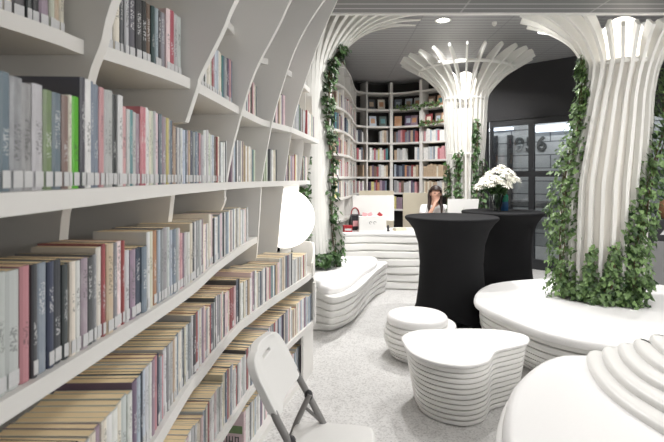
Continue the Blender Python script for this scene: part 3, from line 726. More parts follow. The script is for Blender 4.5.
def back_panel():
    W, Hh = .43, .215; nu, nv = 22, 16
    def front(u, v, off):
        yy = (u - .5) * W; zz = v * Hh
        for c0, lo_ in ((.085, False), (.03, True)):
            d = zz if lo_ else Hh - zz
            if d < c0:
                q = c0 - d; yy = yy / (W / 2) * (W / 2 - c0 + sqrt(max(0, c0 * c0 - q * q)))
        e = abs(2 * u - 1)
        x = -.16 - .52 * (zz - .005) - .03 * (1 - e * e) + .017 - off - .012 * max(0, (e - .8) / .2)
        return Vector((x, yy, .645 + zz))
    hole = {(i, j) for i in range(8, 14) for j in (12,)}
    vs = []; fs = []
    for off in (0, .034):
        for j in range(nv + 1):
            for i in range(nu + 1): vs.append(front(i / nu, j / nv, off))
    W1 = nu + 1; N1 = W1 * (nv + 1)
    cells = [(i, j) for i in range(nu) for j in range(nv) if (i, j) not in hole]
    cs = set(cells)
    for i, j in cells:
        a = j * W1 + i
        fs.append((a, a + 1, a + 1 + W1, a + W1)); fs.append((N1 + a, N1 + a + W1, N1 + a + 1 + W1, N1 + a + 1))
        for (di, dj, p, q) in ((-1, 0, a, a + W1), (1, 0, a + 1, a + 1 + W1), (0, -1, a, a + 1), (0, 1, a + W1, a + 1 + W1)):
            if (i + di, j + dj) not in cs: fs.append((p, q, N1 + q, N1 + p))
    mb = MB(); mb.add(vs, fs); return mb
bk = obj('backrest', back_panel(), PLASTIC, fcx)
m = bk.modifiers.new('bevel', 'BEVEL'); m.width = .007; m.segments = 3; m.limit_method = 'ANGLE'; m.angle_limit = radians(50)
seat = cr_closed([(-.17, -.19), (-.17, 0), (-.17, .19), (-.10, .215), (.05, .215), (.155, .205), (.19, .16), (.2, 0), (.19, -.16), (.155, -.205), (.05, -.215), (-.10, -.215)], 64)
mb = MB(); cushion(mb, seat, .40, .43, .014); obj('seat', mb, PLASTIC, fcx)

# ================================================================== FAR WALL SHELVING
flank = [(-.08, 6.64), (.03, 6.85), (.17, 7.2), (.30, 7.9), (.38, 8.6), (.44, 9.1)]
arc = [(.50, 9.38), (.64, 9.52), (.86, 9.60), (1.1, 9.62), (1.36, 9.58), (1.8, 9.28), (2.11, 8.98), (2.36, 8.72)]
full = cr_open(flank + arc, 120)
fd = walk(full)
ws = thing('wall_bookcase', 'curving white wall bookcase with dark backs along the far end', 'bookcase', (.9, 9.7, 0)); WB = Vector((.9, 9.7, 0))
def wpart(name, mb, mat): mb.v = [(v[0] - WB.x, v[1] - WB.y, v[2]) for v in mb.v]; return obj(name, mb, mat, ws, True, 30)
def backof(i, dp=.30):
    a = full[max(0, i - 1)]; b = full[min(len(full) - 1, i + 1)]; t = (b - a).normalized(); return full[i] + Vector((-t.y, t.x)) * dp
ZS = [3.26, 2.93, 2.59, 2.26, 1.91, 1.576, 1.26, .93]
back = [backof(i) for i in range(len(full))]
i_dark = min(range(len(full)), key=lambda i: abs(full[i].y - 9.25) + (0 if full[i].x < .6 else 9))
for z in ZS:
    mb = MB(); rg = []
    for p, q in zip(full, back): rg.append([(p.x, p.y, z - .035), (p.x, p.y, z), (q.x, q.y, z), (q.x, q.y, z - .035)])
    mb.rings(rg); wpart('shelf', mb, SHELF)
def backwall(i0, i1, mat, zt, z0=.05):
    mb = MB(); rg = []
    for i in range(i0, i1):
        q = back[i]; q2 = backof(i, .32); rg.append([(q.x, q.y, z0), (q.x, q.y, zt), (q2.x, q2.y, zt), (q2.x, q2.y, z0)])
    mb.rings(rg); wpart('back_panel', mb, mat)
backwall(0, i_dark + 1, SHELF, 3.30); backwall(i_dark, len(full), DARKBACK, 3.49)
def fdiv(s, w, zt, z0=.0, zb=None):
    p, t = at(full, fd, s); nn = Vector((-t.y, t.x))
    mb = MB(); P = [p - t * w / 2 + nn * .006, p + t * w / 2 + nn * .006, p + t * w / 2 + nn * .29, p - t * w / 2 + nn * .29]
    mb.prism([(q.x, q.y) for q in P], z0, zt); wpart('divider', mb, SHELF)
def s_at_u(u):
    best = None
    for i in range(len(full)):
        if full[i].y > 9.2 or full[i].x > .6 or u < 357:
            uu = U0 + F_PX * full[i].x / full[i].y
            if best is None or abs(uu - u) < best[0]: best = (abs(uu - u), fd[i])
    return best[1]
divs = [(s_at_u(367.5), .03), (s_at_u(392), .06), (s_at_u(420), .06), (fd[-1] - .02, .04)]
for s, w in divs: fdiv(s, w, 3.47)
fl_end = fd[i_dark]
fdivs = [.02, .7, 1.4, 2.1, fl_end + .05]
for s in fdivs: fdiv(s, .03, 3.27)
# books on the far shelves
FW = {'white': 8, 'cream': 6, 'light grey': 8, 'grey': 8, 'charcoal': 7, 'navy': 6, 'slate blue': 7, 'pale blue': 4, 'teal': 3, 'red': 6, 'crimson': 4, 'pink': 4, 'mauve': 6, 'purple': 4, 'brown': 6, 'tan': 7, 'orange': 2, 'yellow': 2, 'dark green': 3}
rr = random.Random(77)
UNIT = {}
def unit_book(w, h, d):
    k = (w, h, d)
    if k not in UNIT:
        mb = MB(); P = [(-d, -w / 2), (-.004, -w / 2), (0, -w * .25), (0, w * .25), (-.004, w / 2), (-d, w / 2)]; mb.prism(P, 0, h)
        UNIT[k] = mb.mesh('book', COVER, False)
    return UNIT[k]
rown = {3: 'fourth', 4: 'fifth', 5: 'sixth', 6: 'seventh', 7: 'eighth', 2: 'third'}
alld = [s for s, w in divs] + fdivs
cand = []
for zi in (2, 3, 4, 5, 6, 7):
    s = .06; row = []
    while s < fd[-1] - .08:
        p, t = at(full, fd, s)
        onarc = s > fl_end + .1
        if zi == 2 and onarc: break
        w = rr.choice((.034, .042, .05, .058)); h = rr.choice((.2, .215, .23, .245)); 
        if any(abs(s + w / 2 - dv) < w / 2 + .045 for dv in alld): s += .02; continue
        if rr.random() < .035: s += rr.choice((.06, .12, .2)); continue
        q, t = at(full, fd, s + w / 2); nn = Vector((t.y, -t.x)); 
        b = q - nn * .025
        u, v = proj((b.x, b.y, ZS[zi] + .1))
        vis_ = u > 325 and not (u > 443) and not (zi == 7 and (u < 388 or u > 404)) and not (zi == 6 and 403 < u < 436 and False)
        if u < 337 and zi >= 3 and s < .25: vis_ = False
        if vis_:
            col = rr.choices(list(FW), list(FW.values()))[0]
            if zi == 5 and u > 417: col = rr.choice(('tan', 'cream', 'tan'))
            if zi == 6 and u > 417: col = rr.choice(('tan', 'cream', 'light grey'))
            if zi in (3, 4) and u > 418: col = rr.choice(('white', 'light grey', 'pale blue', 'crimson', 'white', 'slate blue', 'pink'))
            row.append(dict(p=(b.x, b.y, ZS[zi] + .0005), rz=atan2(nn.y, nn.x), w=w - .002, h=h, d=.16, col=col, u=u, fl=not onarc))
        s += w
    cand.append((zi, row))
far = []
for zi, row in cand:
    for part_, nmz in ((True, 'side run'), (False, 'end run')):
        L = sorted([b for b in row if b['fl'] == part_], key=lambda b: b['u'])
        for k, b in enumerate(L):
            b['lab'] = '%s book, %s from left in %s of far bookcase, %s shelf from ceiling' % (b['col'], ordn(k + 1), nmz, rown[zi]); b['grp'] = 'books on the %s shelf of the far bookcase' % rown[zi]
            x, y, z = b['p']; n2 = Vector((cos(b['rz']), sin(b['rz']))); b['area'] = (b['w'] * abs(n2.dot(Vector((-x, -y)).normalized())) + .004) * b['h'] / y ** 2
            far.append(b)
for b in books + far: b['d'] = b.get('d', .16)
vis = sorted([b for b in books + far if b['area'] > 0], key=lambda b: -b['area'])
chosen = vis[:300]; rest = vis[300:]
for b in books + far: b['sel'] = False
for b in chosen: b['sel'] = True
seq = {}
for b in books:
    if b['area'] > 0: seq.setdefault(b['row'], []).append(b)
used = set()
for row, L in seq.items():
    for k, b in enumerate(L):
        if not b['sel']: continue
        l = L[k - 1]['col'] if k else None; rt = L[k + 1]['col'] if k + 1 < len(L) else None
        nb = 'between %s and %s ones' % (l, rt) if l and rt else ('right of a %s one' % l if l else 'left of a %s one' % rt)
        if b['col'] == l == rt: nb = 'amid its own colour'
        wd = 'thick ' if b['w'] > .029 else ('thin ' if b['w'] < .0165 else '')
        lab = '%s%s book %s, %s from left, %s' % (wd, b['col'], nb, ordn(k + 1), ROWNAME[row])
        if len(lab.split()) > 16: lab = lab.replace(wd, '', 1) if wd else lab.replace(' from left', '')
        o = thing('book', lab, 'book', b['p'], b['rz'], 'books on the %s of the near bookcase' % ROWNAME[row])
        c = obj('cover', cover_mesh(b['w'], b['d'], b['h']), COVER, o, False); c.color = (*lin(b['rgb']), 1)
        m2 = MB(); pages_box(m2, b['w'], b['d'], b['h']); obj('page_block', m2, PAGES, o, False)
        if row == 'F' and b['i'] == 0:
            m4 = MB(); m4.box(-b['d'] * .92, -.012, -b['w'] / 2 - .0008, -b['w'] / 2 + .0003, b['h'] * .42, b['h'] * .62); obj('green_band', m4, bmat('green'), c, False)
            m4 = MB()
            for q in range(5):
                x0_ = -b['d'] * .80 + q * .034
                for (dx0, dx1, z0_, z1_) in ((0, .006, 0, .034), (.018, .024, 0, .034), (.003, .021, .003, .009) if q % 2 else (.003, .021, .026, .032)):
                    m4.box(x0_ + dx0, x0_ + dx1, -b['w'] / 2 - .0008, -b['w'] / 2 + .0003, b['h'] * .18 + z0_, b['h'] * .18 + z1_)
            obj('cover_lettering', m4, bmat('charcoal'), c, False)
            o['label'] = 'tan book with green band and dark lettering, first on the floor-level shelf'; b['st'] = False
        if row == 'D' and .033 < b['w'] + .0012 < .035 and b['col'] == 'light grey' and 'pat' not in globals():
            pat = True; m4 = MB()
            for q in range(6):
                zq = b['h'] * (.15 + .13 * q); sg = 1 if q % 2 else -1
                m4.add([(.0012, -.009 * sg, zq), (.0012, .010 * sg, zq + .004), (.0012, .004 * sg, zq + .022), (.0002, -.009 * sg, zq), (.0002, .010 * sg, zq + .004), (.0002, .004 * sg, zq + .022)], [(0, 1, 2), (5, 4, 3), (0, 3, 4, 1), (1, 4, 5, 2), (2, 5, 3, 0)])
            obj('spine_pattern', m4, bmat('black'), c, False); o['label'] = 'thick pale book with black lattice pattern on its spine, waist-high shelf'; b['st'] = False
        if b['st']:
            m3 = MB(); m3.box(-.0007, .0006, -b['w'] * .40, b['w'] * .40, .006, .034); s3 = obj('spine_label', m3, STICK, c, False); s3['label'] = 'white sticker at foot of spine'
for b in far:
    if b['sel']:
        o = link('book', unit_book(b['w'], b['h'], b['d']), None, b['p'], b['rz']); o.color = (*lin(PAL[b['col']]), 1); tag(o, b['lab'], 'book', b['grp'])
# remaining small books
if rest:
    cols = list(PAL); mats = [bmat(c) for c in cols] + [PAGES]
    mb = MB()
    for b in rest:
        M = Matrix.Translation(b['p']) @ Matrix.Rotation(b['rz'], 4, 'Z')
        ci = cols.index(b['col'])
        w, d_, h = b['w'], b['d'], b['h']
        mb.box(-.004, 0, -w / 2, w / 2, 0, h, M, ci)
        mb.box(-d_, -.004, -w / 2, -w / 2 + .0018, 0, h, M, ci); mb.box(-d_, -.004, w / 2 - .0018, w / 2, 0, h, M, ci)
        pages_box(mb, w, d_, h, M, len(cols))
    tag(obj('small_books', mb, mats, None, False), 'many small distant books filling the rest of the near and far shelves', 'books', kind='stuff')

# face-out books on the upper far shelves
def face_out(u, zi, w, h, col, lab):
    s = s_at_u(u); p, t = at(full, fd, s); nn = Vector((t.y, -t.x)); b = p - nn * .10
    o = thing('display_book', lab, 'book', (b.x, b.y, ZS[zi]), atan2(nn.y, nn.x), 'face-out display books on the far bookcase')
    M = Matrix.Rotation(radians(-9), 4, 'Y')
    mb = MB(); mb.box(-.02, 0, -w / 2, w / 2, .002, h, M); c = obj('cover', mb, COVER, o, False); c.color = (*lin(PAL[col]), 1)
    mb = MB(); mb.box(0, .0015, -w * .3, w * .3, h * .3, h * .75, M); obj('cover_picture', mb, bmat(rr.choice(('pale blue', 'tan', 'cream', 'teal', 'orange'))), o, False)
    mb = MB(); mb.box(-.09, 0, -.03, .03, 0, .004); obj('stand', mb, DARKPL, o, False)
for i, (u, zi, col, desc) in enumerate([(374, 1, 'charcoal', 'left of the pair in second bay'), (382.5, 1, 'cream', 'right of the pair in second bay'), (398, 1, 'slate blue', 'left of three in third bay'), (406, 1, 'pale blue', 'middle of three in third bay'), (413.5, 1, 'light grey', 'right of three in third bay'), (428, 1, 'brown', 'left of the pair in fourth bay'), (436, 1, 'orange', 'right of the pair in fourth bay'),
     (375, 2, 'pale blue', 'left of the pair in second bay'), (383.5, 2, 'dark green', 'right of the pair in second bay'), (397, 2, 'orange', 'left of three in third bay'), (405, 2, 'purple', 'middle of three in third bay'), (412.5, 2, 'mauve', 'right of three in third bay'), (426, 2, 'red', 'left of three in fourth bay'), (434, 2, 'brown', 'middle of three in fourth bay'), (441, 2, 'orange', 'right of three in fourth bay')]):
    face_out(u, zi, .145, .215, col, 'face-out %s book, %s, %s shelf of far bookcase' % (col, desc, {1: 'second', 2: 'third'}[zi]))
# trailing plants on far shelf edges
for (u0, u1, zi, lab, sd) in ((396, 418, 1, 'thin trailing plant along second far shelf', 21), (420, 443, 2, 'light green trailing plant along third far shelf', 22), (420, 442, 1, 'trailing plant right end of second far shelf', 23)):
    pts = []
    for j in range(5):
        p, t = at(full, fd, s_at_u(u0 + (u1 - u0) * j / 4)); nn = Vector((t.y, -t.x)); q = p + nn * .03; pts.append(Vector((q.x, q.y, ZS[zi] + .02 + .02 * (j % 2))))
    vine('trailing_plant', lab, (pts[0].x, pts[0].y, ZS[zi] + .002), pts, .035, 60, .05, LEAF, seed=sd, kind_cat='plant')
# dark objects on the upper side run
for j, (s, zi, w, h, col) in enumerate([(.45, 1, .07, .2, 'charcoal'), (.95, 1, .09, .17, 'brown'), (1.75, 1, .08, .19, 'black'), (.35, 0, .09, .16, 'dark green'), (1.15, 0, .07, .16, 'brown')]):
    p, t = at(full, fd, s); nn = Vector((t.y, -t.x)); b = p - nn * .1
    o = link('box', None, None, (b.x, b.y, ZS[zi] + .0005), atan2(nn.y, nn.x))
    mb = MB(); mb.rings([[(x * w, y * w, z) for x, y in ((-.5, -.5), (.5, -.5), (.5, .5), (-.5, .5))] for z in (0, h)]); o2 = mb.mesh('box', bmat(col), False)
    C.objects.unlink(o); bpy.data.objects.remove(o); o = link('storage_box', o2, None, (b.x, b.y, ZS[zi] + .0005), atan2(nn.y, nn.x))
    tag(o, '%s upright box, %s along the %s side shelf of far bookcase' % (col, ORD1[j + 1] if j < 3 else ORD1[j - 2], ('topmost', 'second')[zi]), 'box')

# ================================================================== DESK ITEMS
DZ = .79
mo = thing('computer_monitor', 'white computer monitor seen from behind on the left of desk', 'monitor', (.62, 7.2, DZ), radians(3))
mb = MB(); mb.box(-.31, .31, -.02, .02, .12, .50); obj('screen_back', mb, SEATW, mo)
mb = MB(); mb.box(-.06, .06, .0, .03, .01, .3); obj('stand', mb, WHITE, mo)
mb = MB(); mb.box(-.12, .12, -.06, .11, 0, .012); obj('base', mb, WHITE, mo)
bx = thing('collection_box', 'small white box with two grey marks before the left monitor', 'box', (.57, 6.84, DZ), radians(2))
mb = MB(); mb.box(-.19, .19, -.09, .09, 0, .215); mb.box(-.2, .2, -.1, .1, 0, .02); bxb = obj('body', mb, SEATW, bx)
mb = MB()
for dx in (-.03, .03):
    mb.tube([(dx + .018 * cos(a), -.0905, .13 + .018 * sin(a)) for a in [2 * pi * i / 12 for i in range(10)]], .004, 6)
obj('marks', mb, GREYM, bxb)
for j, (dx, c, rot, nme) in enumerate(((-.11, PINKM, .2, 'pale pink paper strip at the left'), (-.02, PINKM, -.4, 'pink paper strip in the middle'), (.10, REDM, .7, 'red paper strip at the right'))):
    M = Matrix.Rotation(rot, 4, 'Y')
    mb = MB(); mb.box(-.034, .034, -.002, .002, 0, .05, M)
    tag(obj('paper_strip', mb, c, None, False, loc=(.57 + dx, 6.83 + .02 * j, DZ + .216)), nme + ' on top of the small white box', 'paper')
def cardbox(name, lab, loc, dims, mat, band):
    o = thing(name, lab, 'box', loc, radians(8)); w, d_, h = dims
    mb = MB(); mb.box(-w / 2, w / 2, -d_ / 2, d_ / 2, 0, h); obj('body', mb, mat, o, False)
    mb = MB(); mb.box(-w * .4, w * .4, -d_ / 2 - .002, -d_ / 2, h * .3, h * .7); obj('label_strip', mb, band, o, False)
    mb = MB(); mb.box(-w / 2 - .004, w / 2 + .004, -d_ / 2 - .004, d_ / 2 + .004, h, h + .02); obj('lid', mb, mat, o, False)
cardbox('gift_box', 'red box with white band at the left end of desk', (.22, 6.80, DZ), (.12, .10, .07), REDM, STICK)
cardbox('gift_box', 'black box with pink band behind the red box on desk', (.36, 7.02, DZ), (.16, .1, .2), DARKPL, PINKM)
hb2 = thing('handbag', 'small dark handbag standing at the left end of desk', 'bag', (.345, 7.16, DZ))
mb = MB(); mb.rings([[(x * sx, y * sx, z) for x, y in ((-.1, -.04), (.1, -.04), (.1, .04), (-.1, .04))] for z, sx in ((0, .9), (.1, 1), (.2, .7), (.22, .6))]); obj('body', mb, DARKPL, hb2)
mb = MB(); mb.tube([(.06 * cos(a), 0, .215 + .1 * sin(a)) for a in [pi * i / 12 for i in range(13)]], .008, 8); obj('handle', mb, REDM, hb2)
fg = MB(); fg.lathe([(.022, 0), (.025, .01), (.012, .03), (.02, .055), (.014, .08), (.004, .09)], n=14); tag(obj('figurine', fg, DARKPL, None, loc=(.80, 6.84, DZ)), 'tiny dark figurine right of the small white box', 'figurine')
mb = MB(); mb.box(-.09, .09, -.06, .06, 0, .02); mb.box(-.08, .08, -.055, .055, .02, .035); tag(obj('notebook', mb, CREAM, None, False, loc=(.98, 6.95, DZ), rz=.3), 'cream notebook lying flat on the desk before cream screen', 'notebook')
# cream screens behind the desk
for x0, x1, y, zt, lab in ((.45, 1.02, 7.95, 1.34, 'cream screen panel behind the left monitor'), (1.19, 1.72, 8.05, 1.30, 'cream screen panel behind the seated person')):
    o = thing('screen_panel', lab, 'screen', ((x0 + x1) / 2, y, 0)); w = (x1 - x0) / 2
    mb = MB(); mb.box(-w, w, -.02, .02, .03, zt); obj('panel', mb, CREAM, o)
    for q in (-1, 1):
        mb = MB(); mb.box(q * (w - .06) - .02, q * (w - .06) + .02, -.15, .15, 0, .03); obj('foot', mb, GREYM, o, False)
# side counter carrying the second computer
sc = thing('side_counter', 'white counter behind the black tables carrying the white computer', 'counter', (2.05, 6.72, 0))
mb = MB(); mb.box(-.40, .42, -.16, .0, 0, .74); obj('body', mb, SEATW, sc)
mb = MB(); mb.box(-.42, .44, -.17, .02, .74, .79); obj('worktop', mb, CUSH, sc)
im = thing('desktop_computer', 'white all-in-one computer seen from behind beside the seated person', 'computer', (1.80, 6.66, DZ), radians(-2))
mb = MB(); P = []
rg = [[(x * k, yy, z) for x, z in ((-.20, .12), (.20, .12), (.235, .47), (-.195, .47))] for yy, k in ((-.022, .985), (-.014, 1), (.0, 1), (.006, .985))]
mb.rings(rg); imh = obj('housing', mb, SEATW, im)
mb = MB(); mb.rings([[(x, y, z) for x, y in ((-.09, -.03), (.09, -.03), (.09, .03 + .02), (-.09, .05))] for z in (0, .012)]); obj('base', mb, GREYM, im)
mb = MB(); mb.box(-.04, .04, .006, .02, .01, .3); obj('stand', mb, GREYM, im)
mb = MB(); mb.sphere((.02, -.0225, .315), .017, 16, 10, (1, .08, 1.05)); mb.sphere((.026, -.0225, .343), .008, 10, 6, (.6, .1, 1.1)); lg = obj('emblem', mb, plain('emblem_grey', (196, 198, 190), .4), imh)

# ================================================================== FLOWERS
TZ = 1.138
vx, vy = 2.06, 5.98
vs_ = thing('vase', 'clear glass vase holding the white flowers on further black table', 'vase', (vx, vy, TZ))
mb = MB(); mb.lathe([(.045, 0), (.05, .01), (.042, .03), (.055, .1), (.085, .22), (.08, .22), (.05, .1), (.038, .035), (.02, .02)], n=28); obj('glass_body', mb, VASEG, vs_)
rr = random.Random(3)
def flower(i, tip, nrm, lab):
    base = Vector((vx + rr.uniform(-.015, .015), vy + rr.uniform(-.015, .015), TZ + .035)); tip = Vector(tip)
    o = thing('chrysanthemum', lab, 'flower', base, 0, 'white chrysanthemums in the vase'); L = tip - base
    rim = Vector((L.x * .33, L.y * .33, .19)); rl = Vector((rim.x, rim.y, 0))
    if rl.length > .06: rl *= .06 / rl.length; rim.x, rim.y = rl.x, rl.y
    pts = cr_open([(0, 0, 0), tuple(rim), tuple(L)], 10)
    mb = MB(); mb.tube(pts, .004, 6); obj('stem', mb, LEAFD, o)
    nrm = Vector(nrm).normalized(); nrm = (nrm * .45 + Vector((0, -.12, .8))).normalized(); q = nrm.to_track_quat('Z', 'Y').to_matrix()
    mb = MB()
    for lay in range(4):
        n = 14 - 2 * lay
        for k in range(n):
            a = 2 * pi * (k + .5 * lay) / n; el = radians(-6 + 18 * lay + rr.uniform(-8, 8)); ln = .076 - .013 * lay
            d_ = Vector((cos(a) * cos(el), sin(a) * cos(el), sin(el))); sd = Vector((-sin(a), cos(a), 0)); up = d_.cross(sd)
            ps = [Vector((0, 0, 0)), d_ * ln * .55 + sd * .008 + up * .004, d_ * ln * .98 + sd * .004, d_ * ln * .98 - sd * .004, d_ * ln * .55 - sd * .008 + up * .004]
            mb.add([L + q @ (p + Vector((0, 0, .004 * lay))) for p in ps], [(0, 1, 2, 3, 4)])
    mb.sphere(L + q @ Vector((0, 0, .01)), .02, 10, 6)
    obj('bloom', mb, PETAL, o, False)
    mb = MB()
    for k in range(9):
        p = Vector(pts[rr.randint(5, 8)]); add_leaf(mb, p, Vector((rr.uniform(-1, 1), rr.uniform(-1, .3), .3)), .06, rr)
    obj('leaf', mb, LEAFD, o, False)
tips = [(-.25, -.03, .30, 'lowest leftmost white chrysanthemum in the vase'), (-.19, -.08, .36, 'second from left white chrysanthemum in the vase'), (-.13, -.10, .33, None), (-.10, 0, .42, None), (-.06, -.11, .40, None), (0, -.12, .36, None), (-.02, -.02, .50, 'topmost left white chrysanthemum in the vase'), (.05, .0, .535, 'topmost white chrysanthemum in the vase'), (.06, -.12, .44, None), (.10, -.08, .49, None), (.12, -.12, .38, None), (.17, -.02, .46, None), (.19, -.08, .40, None), (.24, -.02, .385, 'rightmost white chrysanthemum in the vase'), (-.07, .09, .46, None), (.1, .1, .48, None), (-.16, .06, .38, None), (.08, -.14, .32, None)]
for i, (a, b, c, lab) in enumerate(tips):
    flower(i, (vx + a * .95, vy + b, TZ + c), (a * 2.2, b * 2.2 - .35, .4), lab or 'white chrysanthemum in the middle of the vase bunch')
bt = thing('bottle', 'small green and blue bottle right of the flower vase', 'bottle', (2.18, 6.06, TZ))
mb = MB(); mb.lathe([(.04, 0), (.045, .01), (.045, .1), (.04, .115)], n=20); obj('body', mb, BLUEM, bt)
mb = MB(); mb.lathe([(.04, .115), (.044, .125), (.044, .19), (.02, .215)], n=20); obj('cap', mb, TEALM, bt)

# ================================================================== PERSON
px, py = 1.60, 7.62
def skin_chain(name, verts, edges, radii, root, mat, parent=None, loc=(0, 0, 0), sub=2):
    me = bpy.data.meshes.new(name); me.from_pydata(verts, edges, []); me.materials.append(mat)
    o = link(name, me, parent, loc)
    mo_ = o.modifiers.new('skin', 'SKIN'); mo_.use_smooth_shade = True
    if not me.skin_vertices: me.attributes  # layer comes with the modifier
    for i, r in enumerate(radii):
        sv = me.skin_vertices[0].data[i]; sv.radius = (r, r) if not isinstance(r, tuple) else r
        sv.use_root = (i == root)
    if sub:
        ms = o.modifiers.new('sub', 'SUBSURF'); ms.levels = sub; ms.render_levels = sub
    return o
V = []; E = []; RD = []
def pv(p, r, link_to=None):
    V.append(p); RD.append(r); i = len(V) - 1
    if link_to is not None: E.append((link_to, i))
    return i
# seated facing the camera, head bowed, right hand to the face
pel = pv((0, 0, .56), (.15, .12)); ab = pv((0, -.02, .72), (.135, .10), pel); ch = pv((0, -.06, .92), (.145, .105), ab); ut = pv((0, -.09, 1.06), (.12, .08), ch); nk = pv((.0, -.11, 1.15), .052, ut); nk2 = pv((.005, -.14, 1.20), .05, nk)
hd0 = pv((.008, -.165, 1.245), (.068, .075), nk2); hd = pv((.01, -.175, 1.315), (.082, .094), hd0); hd2 = pv((.012, -.165, 1.385), (.06, .07), hd)
# right arm (image left): elbow on the desk, hand on the face
s1 = pv((-.165, -.08, 1.075), .058, ut); e1 = pv((-.215, -.30, .835), .042, s1); w1 = pv((-.065, -.345, 1.10), .027, e1); h1 = pv((-.025, -.325, 1.165), (.034, .018), w1)
for fx, fl in ((-.03, .05), (-.01, .062), (.012, .066), (.034, .055)):
    k = pv((-.012 + fx * .6, -.315, 1.205), .0095, h1); k2 = pv((.0 + fx, -.300, 1.205 + fl * .5), .0085, k); pv((.008 + fx, -.283, 1.205 + fl), .0075, k2)
k = pv((-.055, -.305, 1.16), .0105, h1); pv((-.066, -.285, 1.20), .009, k)
# left arm resting on the desk
s2 = pv((.165, -.08, 1.075), .058, ut); e2 = pv((.235, -.22, .838), .042, s2); w2 = pv((.09, -.40, .84), .027, e2); h2 = pv((.04, -.44, .838), (.036, .018), w2)
for q in range(4):
    k = pv((.005 - .004 * q, -.425 - .017 * q, .838), .009, h2); pv((-.04 - .003 * q, -.43 - .016 * q, .826), .0078, k)
k = pv((.02, -.405, .84), .01, h2); pv((-.008, -.39, .836), .0088, k)
for sx in (-1, 1):
    hp = pv((sx * .09, -.06, .55), .095, pel); kn = pv((sx * .11, -.42, .53), .062, hp); an = pv((sx * .11, -.36, .10), .042, kn); pv((sx * .11, -.46, .04), (.04, .03), an)
person = skin_chain('person', V, E, RD, pel, SKIN, loc=(px, py, 0), sub=2)
tag(person, 'seated person with dark hair and white t-shirt, hand over face, behind desk', 'person')
# face features, hair, clothes
mb = MB()
mb.sphere((.012, -.262, 1.295), .015, 12, 8, (.8, 1, 1.3)); o = obj('nose', mb, SKIN, person)
for sx in (-1, 1):
    mb = MB(); mb.sphere((.012 + sx * .032, -.248, 1.318), .012, 12, 8, (1.1, .7, .6)); obj('eye', mb, DARKPL, person)
    mb = MB(); mb.sphere((.01 + sx * .083, -.165, 1.30), .024, 12, 8, (.35, .7, 1.2)); obj('ear', mb, SKIN, person)
mb = MB(); mb.sphere((.012, -.253, 1.258), .016, 12, 8, (1.4, .5, .4)); obj('mouth', mb, plain('lips', (170, 95, 90), .5), person)
# hair: cap over skull plus lengths falling on both shoulders
mb = MB(); vs2 = []; nu, nv = 28, 12; rg = []
for k in range(nv + 1):
    el = radians(92 - 104 * k / nv); ring = []
    for i in range(nu):
        a = 2 * pi * i / nu; frontness = max(0, -sin(a))
        e2_ = el if el > radians(24) else radians(24) + (el - radians(24)) * (1 - .98 * min(1, frontness * 1.6))
        ring.append((.011 + .098 * cos(e2_) * cos(a), -.165 + .112 * cos(e2_) * sin(a), 1.325 + .115 * sin(e2_)))
    rg.append(ring)
mb.rings(rg, True, False)
for sx in (-1, 1):
    mb.tube([(.01 + sx * .07, -.12, 1.36), (.01 + sx * .085, -.12, 1.28), (.01 + sx * .085, -.12, 1.19), (sx * .10, -.18, 1.11), (sx * .09, -.21, 1.0)], [.03, .032, .03, .026, .012], 10)
mb.tube([(.01, -.08, 1.34), (.01, -.035, 1.25), (.0, -.01, 1.12), (0, .0, 1.0)], [.07, .085, .09, .04], 12)
obj('hair', mb, HAIR, person)
TV = [(0, 0, .55), (0, -.02, .72), (0, -.06, .92), (0, -.09, 1.055), (0, -.105, 1.11), (-.165, -.08, 1.078), (-.192, -.2, .97), (.165, -.08, 1.078), (.205, -.155, .97)]
TE = [(0, 1), (1, 2), (2, 3), (3, 4), (3, 5), (5, 6), (3, 7), (7, 8)]
skin_chain('t_shirt', TV, TE, [(.165, .135), (.15, .115), (.16, .12), (.135, .094), .068, .072, .066, .072, .066], 0, TEE, person)
TV = [(0, 0, .55)]; TE = []; TR = [(.165, .13)]
for sx in (-1, 1):
    b0 = len(TV); TV += [(sx * .09, -.06, .55), (sx * .11, -.42, .53), (sx * .11, -.36, .12)]; TE += [(0, b0), (b0, b0 + 1), (b0 + 1, b0 + 2)]; TR += [.108, .074, .058]
skin_chain('trousers', TV, TE, TR, 0, DENIM, person)
# office chair
oc = thing('office_chair', 'grey swivel chair under the seated person behind desk', 'chair', (px, py + .02, 0))
mb = MB(); mb.rings([[(x * .24, y * .23, z) for x, y in [(cos(2 * pi * i / 28), sin(2 * pi * i / 28)) for i in range(28)]] for z in (.36, .38, .415, .43)]); obj('seat', mb, GREYM, oc)
mb = MB(); mb.tube([(0, 0, .06), (0, 0, .37)], .03, 14); obj('post', mb, DARKPL, oc)
for q in range(5):
    a = 2 * pi * q / 5; mb = MB(); mb.tube([(0, 0, .08), (.26 * cos(a), .26 * sin(a), .05)], [.025, .018], 10); mb.sphere((.26 * cos(a), .26 * sin(a), .03), .03, 12, 8); obj('base_arm', mb, DARKPL, oc)
mb = MB(); mb.box(-.2, .2, .20, .24, .5, .92); obj('backrest', mb, GREYM, oc)
mb = MB(); mb.box(-.03, .03, .18, .25, .36, .6); obj('back_support', mb, DARKPL, oc)
mb = MB(); mb.lathe([(.03, 0), (.038, .005), (.04, .09), (.036, .09), (.032, .01)], n=20); tag(obj('mug', mb, DARKPL, None, loc=(1.47, 7.1, .7905)), 'dark mug on the desk below the hand of seated person', 'mug')

